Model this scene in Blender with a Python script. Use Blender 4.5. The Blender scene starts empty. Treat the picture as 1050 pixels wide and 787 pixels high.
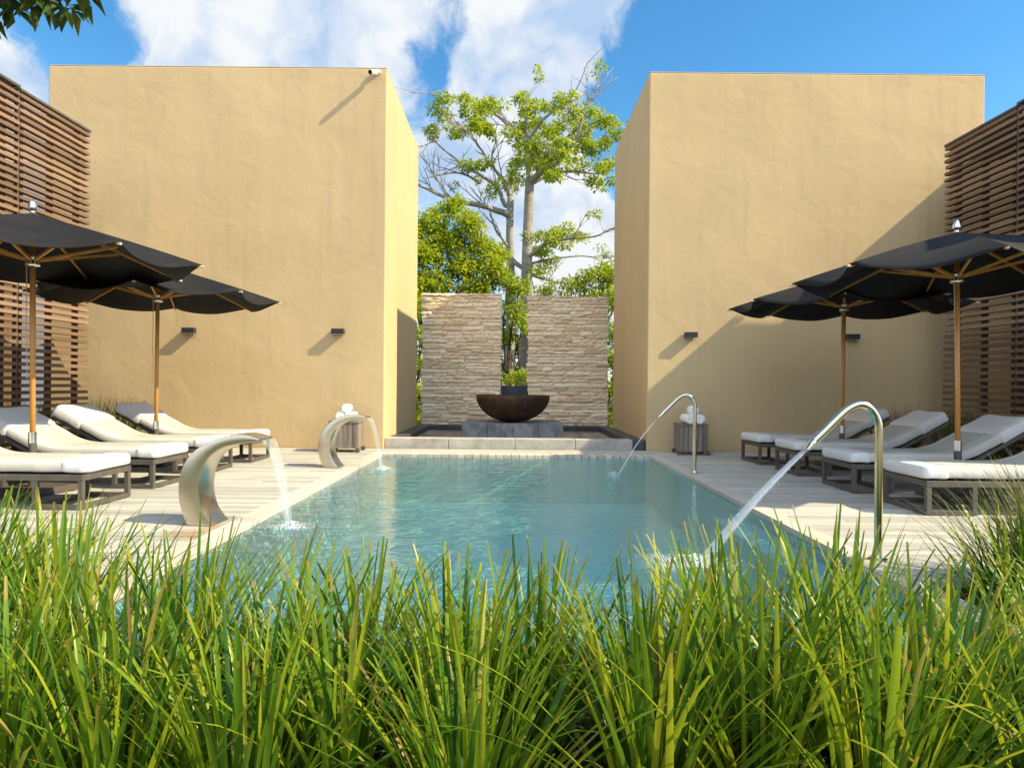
import bpy, bmesh, math, random
from mathutils import Vector, Matrix, noise
R = math.radians
rng = random.Random(7)
scene = bpy.context.scene
col = scene.collection

# ------------------------------------------------------------------ camera
EYE = 1.05
F = 700.0                      # focal length in photo pixels (1050 wide)
cam_d = bpy.data.cameras.new('camera')
cam_d.sensor_width = 36.0
cam_d.lens = F / 1050 * 36
cam_d.shift_y = 0.0018
cam_d.clip_start = 0.05
cam_d.clip_end = 3000
cam = bpy.data.objects.new('camera', cam_d)
col.objects.link(cam)
cam.matrix_world = Matrix.Translation((0, 0, EYE)) @ Matrix.Rotation(R(90), 4, 'X') @ Matrix.Rotation(R(0.5), 4, 'Z')
scene.camera = cam

# ------------------------------------------------------------------ light
LX, LY, LZ = -1.0, 0.275, -0.875             # direction the sunlight travels
sun_dir = Vector((-LX, -LY, -LZ)).normalized()
ELEV = math.asin(sun_dir.z)
AZIM = math.atan2(sun_dir.x, sun_dir.y)
sl = bpy.data.lights.new('sun', 'SUN')
sl.energy = 4.4
sl.angle = R(0.5)
sl.color = (1.0, 0.84, 0.55)
sun = bpy.data.objects.new('sun', sl)
sun.rotation_euler = Vector((LX, LY, LZ)).to_track_quat('-Z', 'Y').to_euler()
sun.location = (20, -6, 18)
col.objects.link(sun)

world = bpy.data.worlds.new('World')
scene.world = world
world.use_nodes = True
scene.view_settings.view_transform = 'Standard'
scene.view_settings.look = 'None'
scene.view_settings.gamma = 1
scene.view_settings.use_curve_mapping = False
scene.view_settings.exposure = 0.9
scene.cycles.use_denoising = True
scene.cycles.max_bounces = 10
scene.cycles.transparent_max_bounces = 24
scene.cycles.caustics_reflective = False
scene.cycles.caustics_refractive = False


def pix_dir(px, py):
    return Vector(((px - 525) / F, 1.0, (395 - py) / F)).normalized()


def build_world():
    nt = world.node_tree
    N, L = nt.nodes, nt.links
    N.clear()
    out = N.new('ShaderNodeOutputWorld')
    bg = N.new('ShaderNodeBackground')
    bg.inputs['Strength'].default_value = 0.15
    sky = N.new('ShaderNodeTexSky')
    sky.sky_type = 'NISHITA'
    sky.sun_disc = False
    sky.sun_elevation = ELEV
    sky.sun_rotation = AZIM
    sky.altitude = 0
    sky.air_density = 1.0
    sky.dust_density = 0.3
    sky.ozone_density = 2.5
    hs = N.new('ShaderNodeHueSaturation')
    hs.inputs['Saturation'].default_value = 1.3
    hs.inputs['Value'].default_value = 0.8
    hs.inputs['Hue'].default_value = 0.492
    L.new(sky.outputs[0], hs.inputs['Color'])
    tc = N.new('ShaderNodeTexCoord')
    base = tc.outputs['Generated']

    def math_n(op, a, b=None):
        m = N.new('ShaderNodeMath')
        m.operation = op
        for i, v in enumerate((a, b)):
            if v is None:
                continue
            if isinstance(v, (int, float)):
                m.inputs[i].default_value = v
            else:
                L.new(v, m.inputs[i])
        return m.outputs[0]

    # wobble the direction so the clouds get ragged edges
    wn = N.new('ShaderNodeTexNoise')
    wn.inputs['Scale'].default_value = 7
    wn.inputs['Detail'].default_value = 6
    L.new(base, wn.inputs['Vector'])
    sub = N.new('ShaderNodeVectorMath'); sub.operation = 'SUBTRACT'
    L.new(wn.outputs['Color'], sub.inputs[0]); sub.inputs[1].default_value = (.5, .5, .5)
    sc = N.new('ShaderNodeVectorMath'); sc.operation = 'SCALE'
    L.new(sub.outputs[0], sc.inputs[0]); sc.inputs['Scale'].default_value = 0.16
    add = N.new('ShaderNodeVectorMath'); add.operation = 'ADD'
    L.new(base, add.inputs[0]); L.new(sc.outputs[0], add.inputs[1])
    warped = add.outputs[0]

    fb = N.new('ShaderNodeTexNoise')
    fb.inputs['Scale'].default_value = 5.5
    fb.inputs['Detail'].default_value = 12
    fb.inputs['Roughness'].default_value = 0.63
    L.new(warped, fb.inputs['Vector'])
    dens = math_n('MULTIPLY', fb.outputs[0], 1.05)
    blobs = [(190, 15, 105, .30), (320, 40, 95, .34), (15, 70, 55, .30), (495, 80, 55, .36), (600, -5, 90, .50),
             (545, 90, 45, .30), (580, 220, 75, .55), (605, 270, 90, .50), (470, 150, 50, .28), (400, 20, 50, .2), (1050, 130, 70, .16),
             (430, 60, 34, -.36), (615, 80, 40, -.30), (840, 30, 190, -.5), (80, 35, 40, -.3), (990, 40, 120, -.3),
             (640, 200, 34, -.25), (440, 110, 22, -.2), (700, 120, 80, -.3)]
    for (px, py, rad, w) in blobs:
        d = N.new('ShaderNodeVectorMath'); d.operation = 'DISTANCE'
        L.new(warped, d.inputs[0]); d.inputs[1].default_value = pix_dir(px, py)
        s = rad / F
        q = math_n('DIVIDE', d.outputs['Value'], s)
        q = math_n('MULTIPLY', q, q)
        q = math_n('MULTIPLY', q, -1.0)
        g = math_n('EXPONENT', q)
        g = math_n('MULTIPLY', g, w)
        dens = math_n('ADD', dens, g)
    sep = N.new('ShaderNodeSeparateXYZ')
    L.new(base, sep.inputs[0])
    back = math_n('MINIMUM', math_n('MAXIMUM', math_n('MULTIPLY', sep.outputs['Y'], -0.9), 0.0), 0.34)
    dens = math_n('ADD', dens, back)          # unseen cloud added behind the camera as fill light for shaded walls
    mr = N.new('ShaderNodeMapRange')
    mr.interpolation_type = 'SMOOTHSTEP'
    mr.inputs['From Min'].default_value = 0.57
    mr.inputs['From Max'].default_value = 0.77
    L.new(dens, mr.inputs['Value'])
    # cloud colour: white with soft grey body
    cn = N.new('ShaderNodeTexNoise')
    cn.inputs['Scale'].default_value = 9
    cn.inputs['Detail'].default_value = 8
    L.new(warped, cn.inputs['Vector'])
    cr = N.new('ShaderNodeValToRGB')
    cr.color_ramp.elements[0].position = 0.38
    cr.color_ramp.elements[0].color = (1.7, 2.3, 3.2, 1)
    cr.color_ramp.elements[1].position = 0.58
    cr.color_ramp.elements[1].color = (3.3, 3.4, 3.5, 1)
    L.new(cn.outputs[0], cr.inputs[0])
    mix = N.new('ShaderNodeMix'); mix.data_type = 'RGBA'
    L.new(mr.outputs[0], mix.inputs['Factor'])
    L.new(hs.outputs[0], mix.inputs['A'])
    # brighten the added cloud behind the camera so it lifts the shade
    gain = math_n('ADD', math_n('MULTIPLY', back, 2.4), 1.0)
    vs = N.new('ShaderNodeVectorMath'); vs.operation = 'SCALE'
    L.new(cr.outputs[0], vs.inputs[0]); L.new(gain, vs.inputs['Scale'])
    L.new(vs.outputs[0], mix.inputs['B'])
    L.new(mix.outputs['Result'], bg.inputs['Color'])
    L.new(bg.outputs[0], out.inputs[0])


build_world()

# ------------------------------------------------------------------ materials
class Mat:
    """Small wrapper for writing node materials."""
    def __init__(self, name):
        self.m = bpy.data.materials.new(name)
        self.m.use_nodes = True
        self.nt = self.m.node_tree
        self.N, self.L = self.nt.nodes, self.nt.links
        self.b = self.N['Principled BSDF']
        self.out = self.N['Material Output']
        self._tc = None

    def tc(self, which='Object'):
        if self._tc is None:
            self._tc = self.N.new('ShaderNodeTexCoord')
        return self._tc.outputs[which]

    def mapping(self, scale=(1, 1, 1), src=None):
        mp = self.N.new('ShaderNodeMapping')
        mp.inputs['Scale'].default_value = scale
        self.L.new(src or self.tc(), mp.inputs['Vector'])
        return mp.outputs[0]

    def noise(self, scale, detail=6, rough=0.55, vec=None, dist=0.0):
        n = self.N.new('ShaderNodeTexNoise')
        n.inputs['Scale'].default_value = scale
        n.inputs['Detail'].default_value = detail
        n.inputs['Roughness'].default_value = rough
        n.inputs['Distortion'].default_value = dist
        self.L.new(vec or self.tc(), n.inputs['Vector'])
        return n.outputs[0]

    def ramp(self, fac, stops):
        r = self.N.new('ShaderNodeValToRGB')
        e = r.color_ramp.elements
        while len(e) < len(stops):
            e.new(0.5)
        for el, (p, c) in zip(e, stops):
            el.position = p
            el.color = (*c, 1) if len(c) == 3 else c
        self.L.new(fac, r.inputs[0])
        return r.outputs[0]

    def mix(self, fac, a, b, blend='MIX'):
        x = self.N.new('ShaderNodeMix')
        x.data_type = 'RGBA'
        x.blend_type = blend
        for s, v in (('Factor', fac), ('A', a), ('B', b)):
            if isinstance(v, (int, float)):
                x.inputs[s].default_value = v
            elif isinstance(v, tuple):
                x.inputs[s].default_value = (*v, 1)
            else:
                self.L.new(v, x.inputs[s])
        return x.outputs['Result']

    def math(self, op, a, b=0.0):
        m = self.N.new('ShaderNodeMath')
        m.operation = op
        for i, v in enumerate((a, b)):
            if isinstance(v, (int, float)):
                m.inputs[i].default_value = v
            else:
                self.L.new(v, m.inputs[i])
        return m.outputs[0]

    def island(self):
        g = self.N.new('ShaderNodeNewGeometry')
        return g.outputs['Random Per Island']

    def set(self, **kw):
        for k, v in kw.items():
            k = k.replace('_', ' ')
            s = self.b.inputs[k]
            if isinstance(v, (int, float)):
                s.default_value = v
            elif isinstance(v, tuple):
                s.default_value = (*v, 1) if len(v) == 3 else v
            else:
                self.L.new(v, s)
        return self

    def bump(self, height, strength=0.3, dist=0.01):
        b = self.N.new('ShaderNodeBump')
        b.inputs['Strength'].default_value = strength
        b.inputs['Distance'].default_value = dist
        self.L.new(height, b.inputs['Height'])
        self.L.new(b.outputs[0], self.b.inputs['Normal'])
        return b.outputs[0]


def mottled(name, c1, c2, scale=6, rough=0.7, bump=0.2, bscale=60, bdist=0.004, stretch=(1, 1, 1), metallic=0.0, island=0.0, spec=0.4):
    m = Mat(name)
    v = m.mapping(stretch)
    c = m.ramp(m.noise(scale, 8, .6, v), [(0.3, c1), (0.7, c2)])
    if island:
        i = m.island()
        c = m.mix(island, c, m.ramp(i, [(0, tuple(x * .55 for x in c1)), (1, tuple(min(1, x * 1.3) for x in c2))]))
    m.set(Base_Color=c, Roughness=rough, Metallic=metallic)
    m.b.inputs['Specular IOR Level'].default_value = spec
    if bump:
        m.bump(m.noise(bscale, 6, .6, v), bump, bdist)
    return m.m


def stucco_mat():
    m = Mat('tan stucco')
    big = m.noise(0.55, 6, .6)
    st = m.noise(1.1, 8, .65, m.mapping((1.6, 1.6, .35)), .6)
    c = m.ramp(big, [(.3, (.55, .413, .23)), (.7, (.635, .482, .272))])
    c = m.mix(m.ramp(st, [(.42, (0, 0, 0)), (.72, (.42, .42, .42))]), c, (.53, .41, .235))
    # grime near the top edge running down
    run = m.noise(3.2, 5, .6, m.mapping((2.2, 2.2, .12)))
    c = m.mix(m.ramp(run, [(.52, (0, 0, 0)), (.8, (.36, .36, .36))]), c, (.40, .33, .225))
    m.set(Base_Color=c, Roughness=.92)
    m.b.inputs['Specular IOR Level'].default_value = .15
    h1 = m.noise(2.0, 4, .5, None, .5)
    h2 = m.noise(9, 8, .65)
    h3 = m.noise(120, 4, .6)
    h = m.math('ADD', m.math('MULTIPLY', h1, 1.0), m.math('ADD', m.math('MULTIPLY', h2, .28), m.math('MULTIPLY', h3, .04)))
    m.bump(h, .34, .032)
    return m.m


def deck_mat():
    m = Mat('weathered deck wood')
    v = m.mapping((1.2, 14, 8))
    g = m.noise(3, 10, .65, v)
    c = m.ramp(g, [(.25, (.29, .285, .25)), (.5, (.45, .445, .395)), (.75, (.56, .555, .50))])
    c = m.mix(.55, c, m.ramp(m.island(), [(0, (.31, .305, .27)), (.5, (.48, .475, .425)), (1, (.61, .605, .55))]))
    blot = m.noise(.9, 6, .6)
    c = m.mix(m.ramp(blot, [(.46, (0, 0, 0)), (.72, (.65, .65, .65))]), c, (.37, .355, .31))
    # rusty drip stain round the fountain feet
    tc = m.tc('Object')
    tot = None
    for p in ((-2.05, 5.02, 0), (-2.05, 8.62, 0), (-2.2, 4.75, 0)):
        d = m.N.new('ShaderNodeVectorMath'); d.operation = 'DISTANCE'
        m.L.new(tc, d.inputs[0]); d.inputs[1].default_value = p
        k = m.math('SUBTRACT', .42, m.math('ADD', d.outputs['Value'], m.math('MULTIPLY', m.noise(7, 6, .6), .35)))
        k = m.math('MULTIPLY', k, 6)
        tot = k if tot is None else m.math('MAXIMUM', tot, k)
    cl = m.N.new('ShaderNodeClamp'); m.L.new(tot, cl.inputs[0])
    c = m.mix(m.math('MULTIPLY', cl.outputs[0], .8), c, (.33, .225, .11))
    m.set(Base_Color=c, Roughness=.8)
    m.b.inputs['Specular IOR Level'].default_value = .25
    m.bump(g, .5, .006)
    return m.m


def leaf_mat(name, stops, trans=.35, rough=.45, tip=None):
    """Diffuse + translucent leaf whose colour varies leaf by leaf; tip = colour of browned tips along UV v."""
    m = Mat(name)
    r = m.island()
    c = m.ramp(r, stops)
    if tip:
        uv = m.N.new('ShaderNodeUVMap')
        sep = m.N.new('ShaderNodeSeparateXYZ')
        m.L.new(uv.outputs[0], sep.inputs[0])
        th = m.math('ADD', m.math('MULTIPLY', m.math('FRACT', m.math('MULTIPLY', r, 57.3)), .16), .90)
        k = m.math('GREATER_THAN', sep.outputs['Y'], th)
        c = m.mix(m.math('MULTIPLY', k, .85), c, tip)
        st = m.noise(1.0, 3, .5, m.mapping((160, 160, 3)))
        c = m.mix(m.math('MULTIPLY', st, .35), c, tuple(x * .6 for x in stops[0][1]))
    m.set(Base_Color=c, Roughness=rough)
    m.b.inputs['Specular IOR Level'].default_value = .35
    tr = m.N.new('ShaderNodeBsdfTranslucent')
    hs = m.N.new('ShaderNodeHueSaturation')
    hs.inputs['Value'].default_value = 1.5
    hs.inputs['Hue'].default_value = .485
    m.L.new(c, hs.inputs['Color'])
    m.L.new(hs.outputs[0], tr.inputs['Color'])
    ms = m.N.new('ShaderNodeMixShader')
    ms.inputs[0].default_value = trans
    m.L.new(m.b.outputs[0], ms.inputs[1])
    m.L.new(tr.outputs[0], ms.inputs[2])
    m.L.new(ms.outputs[0], m.out.inputs[0])
    return m.m


def water_mat(name, tint, ripple=1.0, scale=1.0, rough=.02, film=.0):
    """Clear water: a Fresnel mirror with ripples over a tinted see-through body."""
    m = Mat(name)
    N, L = m.N, m.L
    gl = N.new('ShaderNodeBsdfGlossy'); gl.inputs['Roughness'].default_value = rough
    gl.inputs['Color'].default_value = (.95, .97, 1, 1)
    tr = N.new('ShaderNodeBsdfTransparent'); tr.inputs['Color'].default_value = (*tint, 1)
    fr = N.new('ShaderNodeFresnel'); fr.inputs['IOR'].default_value = 1.33
    ms = N.new('ShaderNodeMixShader')
    big = m.noise(1.3 * scale, 2, .5, m.mapping((.6, 1.2, 1)), .4)
    mid = m.noise(5.0 * scale, 3, .55, m.mapping((.45, 1.35, 1)), 1.0)
    fine = m.noise(17 * scale, 3, .55, m.mapping((.5, 1.3, 1)), .8)
    h = m.math('ADD', m.math('MULTIPLY', big, .35), m.math('ADD', m.math('MULTIPLY', mid, .42), m.math('MULTIPLY', fine, .16)))
    b = N.new('ShaderNodeBump')
    b.inputs['Strength'].default_value = min(1, .5 * ripple)
    b.inputs['Distance'].default_value = .042
    L.new(h, b.inputs['Height'])
    L.new(b.outputs[0], gl.inputs['Normal'])
    L.new(b.outputs[0], fr.inputs['Normal'])
    L.new(fr.outputs[0], ms.inputs[0])
    L.new(tr.outputs[0], ms.inputs[1])
    L.new(gl.outputs[0], ms.inputs[2])
    final = ms.outputs[0]
    if film:
        df = N.new('ShaderNodeBsdfDiffuse'); df.inputs['Color'].default_value = (.50, .86, .82, 1)
        m2 = N.new('ShaderNodeMixShader'); m2.inputs[0].default_value = film
        L.new(final, m2.inputs[1]); L.new(df.outputs[0], m2.inputs[2])
        final = m2.outputs[0]
    L.new(final, m.out.inputs[0])
    N.remove(m.b)
    return m.m


def spray_mat(name, dens, vec_scale, scale=6.0, soft=False, along=False):
    """Falling or foaming water: streaks of white droplets with clear gaps."""
    m = Mat(name)
    N, L = m.N, m.L
    uvn = N.new('ShaderNodeUVMap')
    n = m.noise(scale, 6, .7, m.mapping(vec_scale, uvn.outputs[0] if along else None))
    f = m.ramp(n, [(.5 - dens * .3, (.05, .05, .05)), (.5 + .25, (min(1, .35 + dens * .5),) * 3)])
    if soft:                                  # thins out towards its rim (uv v = distance from the middle)
        uv = N.new('ShaderNodeUVMap')
        sp = N.new('ShaderNodeSeparateXYZ')
        L.new(uv.outputs[0], sp.inputs[0])
        fall = m.math('POWER', m.math('SUBTRACT', 1.0, sp.outputs['Y']), 1.6)
        f = m.math('MULTIPLY', f, fall)
    tr = N.new('ShaderNodeBsdfTransparent'); tr.inputs['Color'].default_value = (.95, .98, 1, 1)
    m.set(Base_Color=(.86, .91, .95), Roughness=.12)
    m.b.inputs['Specular IOR Level'].default_value = .8
    ms = N.new('ShaderNodeMixShader')
    L.new(f, ms.inputs[0])
    L.new(tr.outputs[0], ms.inputs[1])
    L.new(m.b.outputs[0], ms.inputs[2])
    L.new(ms.outputs[0], m.out.inputs[0])
    return m.m


M = {}
M['stucco'] = stucco_mat()
M['deck'] = deck_mat()
M['coping'] = mottled('coping wood', (.46, .42, .35), (.62, .57, .49), 3, .75, .3, 20, .004, (8, 1, 1), island=.3)
M['soil'] = mottled('bed soil', (.018, .014, .011), (.06, .045, .035), 9, .95, .9, 30, .03)
M['ground'] = mottled('dry ground', (.10, .085, .05), (.16, .14, .08), 2, .95, .5, 20, .02)
M['concrete'] = mottled('grey cast stone', (.30, .29, .26), (.50, .48, .43), 4, .8, .35, 40, .006)
M['slate'] = mottled('dark slate', (.035, .04, .05), (.085, .09, .105), 5, .45, .3, 30, .004)
M['black_stone'] = mottled('black basin stone', (.008, .008, .009), (.022, .022, .024), 6, .4, .2, 40, .003)
M['metal'] = mottled('champagne stainless steel', (.60, .53, .41), (.70, .62, .49), 2, .27, .06, 90, .001, (1, 1, 12), metallic=1.0)
M['chrome'] = mottled('polished steel tube', (.66, .60, .47), (.76, .70, .57), 3, .16, 0, metallic=1.0)
M['silver'] = mottled('silver finial', (.75, .75, .76), (.85, .85, .86), 8, .22, 0, metallic=1.0)
M['dark_metal'] = mottled('dark bronze frame', (.075, .068, .06), (.12, .108, .095), 8, .5, .1, 80, .001)
M['lamp'] = mottled('anthracite lamp', (.02, .023, .03), (.03, .033, .04), 8, .45, .1, 80, .001)
M['white_plastic'] = mottled('white plastic', (.68, .68, .68), (.76, .76, .76), 5, .35, 0)
M['lens'] = mottled('camera lens', (.01, .01, .012), (.015, .015, .018), 5, .08, 0)
M['fabric'] = mottled('white mattress cover', (.53, .53, .49), (.62, .62, .575), 3, .9, .5, 9, .012, spec=.15)
M['panel'] = mottled('pale grey quilted panel', (.44, .45, .41), (.52, .53, .48), 3, .95, .5, 16, .01, spec=.1)
M['towel'] = mottled('white towelling', (.66, .67, .68), (.74, .75, .755), 4, .97, .5, 14, .012, spec=.1)
M['towel_roll'] = mottled('white towel roll', (.78, .78, .78), (.86, .86, .86), 4, .97, .6, 60, .008, spec=.1)
M['canopy'] = mottled('black parasol canvas', (.008, .008, .0095), (.017, .017, .019), 3, .8, .3, 6, .01, spec=.25)
M['pole_wood'] = mottled('varnished golden wood', (.46, .20, .045), (.62, .32, .085), 2.5, .4, .2, 20, .002, (5, 5, .6), spec=.5)
M['slat_wood'] = mottled('screen slat wood', (.15, .098, .068), (.29, .192, .13), 1.8, .7, .3, 12, .003, (10, .7, 10), island=.5, spec=.25)
M['post_wood'] = mottled('screen post wood', (.10, .065, .045), (.18, .12, .08), 3, .7, .2, 15, .003, (6, 6, .8), spec=.25)
M['crate_wood'] = mottled('crate wood', (.13, .115, .10), (.30, .265, .22), 2.5, .8, .3, 15, .004, (12, 12, .7), island=.35, spec=.2)
M['bark_grey'] = mottled('pale grey bark', (.22, .21, .185), (.40, .38, .35), 4, .9, .8, 12, .03, (1, 1, 2.5), spec=.2)
M['bark_brown'] = mottled('brown bark', (.07, .05, .035), (.14, .10, .07), 5, .9, .8, 14, .02, (1, 1, .6), spec=.2)
M['cap'] = mottled('pale capping', (.46, .385, .25), (.56, .475, .33), 3, .85, .2, 20, .004)
M['rope'] = mottled('pale rope', (.45, .40, .32), (.55, .5, .42), 60, .9, .3, 200, .001)
M['slab'] = mottled('white painted slab', (.62, .62, .60), (.72, .71, .69), 2, .8, .1, 30, .003)


def rust_mat():
    m = Mat('rusted iron')
    a = m.noise(5, 10, .7, None, .8)
    c = m.ramp(a, [(.3, (.016, .011, .009)), (.52, (.05, .022, .013)), (.75, (.15, .06, .025))])
    m.set(Base_Color=c, Roughness=.6, Metallic=.25)
    m.bump(m.noise(40, 6, .6), .3, .006)
    return m.m


def stone_mat():
    m = Mat('split limestone')
    c = m.ramp(m.island(), [(0, (.72, .60, .44)), (.45, (.84, .73, .56)), (1, (.88, .80, .66))])
    n = m.noise(9, 8, .65)
    c = m.mix(m.ramp(n, [(.4, (0, 0, 0)), (.75, (.6, .6, .6))]), c, (.68, .54, .37))
    m.set(Base_Color=c, Roughness=.92)
    m.b.inputs['Specular IOR Level'].default_value = .15
    m.bump(m.math('ADD', m.noise(14, 8, .65), m.math('MULTIPLY', m.noise(60, 5, .6), .25)), .4, .02)
    return m.m


def tile_mat():
    m = Mat('pool mosaic')
    br = m.N.new('ShaderNodeTexBrick')
    br.offset = 0
    br.inputs['Color1'].default_value = (.36, .78, .76, 1)
    br.inputs['Color2'].default_value = (.47, .84, .82, 1)
    br.inputs['Mortar'].default_value = (.46, .78, .74, 1)
    br.inputs['Scale'].default_value = 1
    br.inputs['Brick Width'].default_value = .10
    br.inputs['Row Height'].default_value = .10
    br.inputs['Mortar Size'].default_value = .006
    m.L.new(m.tc(), br.inputs['Vector'])
    n = m.noise(2.2, 6, .6)
    c = m.mix(m.ramp(n, [(.35, (0, 0, 0)), (.7, (.55, .55, .55))]), br.outputs['Color'], (.66, .90, .85))
    m.set(Base_Color=c, Roughness=.4)
    return m.m


def pedestal_mat():
    m = Mat('stained slate block')
    n = m.noise(2.2, 6, .65, m.mapping((1.6, 1.6, .9)), .5)
    c = m.ramp(n, [(.42, (.05, .055, .065)), (.52, (.20, .21, .23)), (.62, (.30, .31, .32)), (.72, (.13, .14, .155))])
    c = m.mix(.45, c, (.20, .21, .23))
    m.set(Base_Color=c, Roughness=.55)
    m.bump(m.noise(30, 6, .6), .2, .004)
    return m.m


M['rust'] = rust_mat()
M['stone'] = stone_mat()
M['tile'] = tile_mat()
M['pedestal'] = pedestal_mat()
M['pool_water'] = water_mat('pool water', (.74, .975, .975), 1.0, film=.0)
M['dark_water'] = water_mat('still dark water', (.5, .55, .55), .15)
M['sheet_water'] = spray_mat('falling water sheet', .10, (3.5, .30, 1), 9, along=True)
M['jet_water'] = spray_mat('water jet', .75, (5, .45, 1), 9, along=True)
M['droplet'] = mottled('water droplets', (.8, .86, .9), (.9, .94, .96), 5, .08, 0, spec=.8)
M['foam'] = spray_mat('splash foam', .75, (1, 1, 1), 22, True)
M['blade'] = leaf_mat('strap leaf', [(0, (.04, .125, .014)), (.3, (.105, .225, .016)), (.65, (.22, .335, .02)), (.95, (.40, .45, .026)), (.988, (.44, .40, .09)), (1, (.34, .21, .09))], .36, .34, (.36, .27, .05))
M['tussock'] = leaf_mat('fine tussock leaf', [(0, (.04, .075, .014)), (.5, (.08, .115, .02)), (.85, (.15, .16, .03)), (1, (.25, .19, .07))], .3, .5, (.32, .2, .06))
M['leaf_bright'] = leaf_mat('bright green leaf', [(0, (.14, .23, .016)), (.5, (.30, .41, .022)), (1, (.50, .55, .03))], .4)
M['leaf_yellow'] = leaf_mat('yellow green leaf', [(0, (.15, .25, .016)), (.5, (.33, .44, .022)), (.9, (.50, .55, .028)), (1, (.50, .40, .03))], .4)
M['leaf_dark'] = leaf_mat('deep green leaf', [(0, (.025, .06, .01)), (.6, (.05, .10, .012)), (1, (.12, .15, .02))], .3)

# ------------------------------------------------------------------ mesh tools
class MB:
    def __init__(self):
        self.v, self.f, self.uv = [], [], None

    def quad_box(self, x0, x1, y0, y1, z0, z1):
        n = len(self.v)
        self.v += [(x0, y0, z0), (x1, y0, z0), (x1, y1, z0), (x0, y1, z0), (x0, y0, z1), (x1, y0, z1), (x1, y1, z1), (x0, y1, z1)]
        self.f += [tuple(n + i for i in q) for q in ((0, 3, 2, 1), (4, 5, 6, 7), (0, 1, 5, 4), (1, 2, 6, 5), (2, 3, 7, 6), (3, 0, 4, 7))]
        return self

    def bar(self, a, b, w, h, up=(0, 0, 1)):
        """Rectangular bar from a to b."""
        a, b = Vector(a), Vector(b)
        d = (b - a).normalized()
        u = Vector(up)
        if abs(d.dot(u)) > .98:
            u = Vector((1, 0, 0))
        s = d.cross(u).normalized()
        u = s.cross(d).normalized()
        n = len(self.v)
        for p in (a, b):
            for (i, j) in ((-1, -1), (1, -1), (1, 1), (-1, 1)):
                self.v.append(tuple(p + s * i * w / 2 + u * j * h / 2))
        self.f += [tuple(n + i for i in q) for q in ((0, 1, 2, 3), (7, 6, 5, 4), (0, 4, 5, 1), (1, 5, 6, 2), (2, 6, 7, 3), (3, 7, 4, 0))]
        return self

    def tube(self, pts, rad, n=8, cap=True):
        pts = [Vector(p) for p in pts]
        if isinstance(rad, (int, float)):
            rad = [rad] * len(pts)
        ref = None
        base = len(self.v)
        for i, p in enumerate(pts):
            d = (pts[min(i + 1, len(pts) - 1)] - pts[max(i - 1, 0)]).normalized()
            if ref is None:
                ref = d.orthogonal().normalized()
            ref = (ref - d * ref.dot(d))
            ref = ref.normalized() if ref.length > 1e-6 else d.orthogonal().normalized()
            s = d.cross(ref)
            for k in range(n):
                a = 2 * math.pi * k / n
                self.v.append(tuple(p + (ref * math.cos(a) + s * math.sin(a)) * rad[i]))
        for i in range(len(pts) - 1):
            for k in range(n):
                a, b = base + i * n + k, base + i * n + (k + 1) % n
                self.f.append((a, b, b + n, a + n))
        if cap:
            self.f.append(tuple(base + k for k in reversed(range(n))))
            e = base + (len(pts) - 1) * n
            self.f.append(tuple(e + k for k in range(n)))
        return self

    def lathe(self, prof, n=32, c=(0, 0, 0)):
        base = len(self.v)
        for (r, z) in prof:
            for k in range(n):
                a = 2 * math.pi * k / n
                self.v.append((c[0] + r * math.cos(a), c[1] + r * math.sin(a), c[2] + z))
        for i in range(len(prof) - 1):
            for k in range(n):
                a, b = base + i * n + k, base + i * n + (k + 1) % n
                self.f.append((a, b, b + n, a + n))
        if prof[0][0] > 1e-5:
            self.f.append(tuple(base + k for k in reversed(range(n))))
        if prof[-1][0] > 1e-5:
            e = base + (len(prof) - 1) * n
            self.f.append(tuple(e + k for k in range(n)))
        return self

    def loft(self, rings, closed_ends=True):
        base = len(self.v)
        n = len(rings[0])
        for r in rings:
            self.v += [tuple(p) for p in r]
        for i in range(len(rings) - 1):
            for k in range(n):
                a, b = base + i * n + k, base + i * n + (k + 1) % n
                self.f.append((a, b, b + n, a + n))
        if closed_ends:
            self.f.append(tuple(base + k for k in reversed(range(n))))
            e = base + (len(rings) - 1) * n
            self.f.append(tuple(e + k for k in range(n)))
        return self

    def leaf(self, p, d, nrm, ln, w):
        """A folded pointed leaf: four faces."""
        d = Vector(d).normalized()
        s = d.cross(Vector(nrm))
        s = s.normalized() if s.length > 1e-4 else d.orthogonal().normalized()
        up = s.cross(d)
        p = Vector(p)
        n = len(self.v)
        m1 = p + d * ln * .45 + up * ln * .05
        tip = p + d * ln - up * ln * .10
        self.v += [tuple(p), tuple(m1 + s * w / 2 + up * w * .18), tuple(m1), tuple(m1 - s * w / 2 + up * w * .18), tuple(tip)]
        self.f += [(n, n + 2, n + 1), (n, n + 3, n + 2), (n + 1, n + 2, n + 4), (n + 2, n + 3, n + 4)]

    def build(self, name, mat, parent=None, smooth=False, bevel=0.0, loc=None):
        me = bpy.data.meshes.new(name)
        me.from_pydata(self.v, [], self.f)
        me.materials.append(M[mat] if isinstance(mat, str) else mat)
        if self.uv:
            lay = me.uv_layers.new(name='UVMap')
            for lp in me.loops:
                lay.data[lp.index].uv = self.uv[lp.vertex_index]
        if smooth:
            me.polygons.foreach_set('use_smooth', [True] * len(me.polygons))
        me.update()
        o = bpy.data.objects.new(name, me)
        col.objects.link(o)
        if parent:
            o.parent = parent
        if loc:
            o.location = loc
        if bevel:
            b = o.modifiers.new('bevel', 'BEVEL')
            b.width = bevel
            b.segments = 2
            b.limit_method = 'ANGLE'
            b.angle_limit = R(40)
            if smooth is False:
                pass
        return o


def recalc(o):
    bm = bmesh.new(); bm.from_mesh(o.data)
    bmesh.ops.recalc_face_normals(bm, faces=bm.faces)
    bm.to_mesh(o.data); bm.free()
    return o


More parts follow.
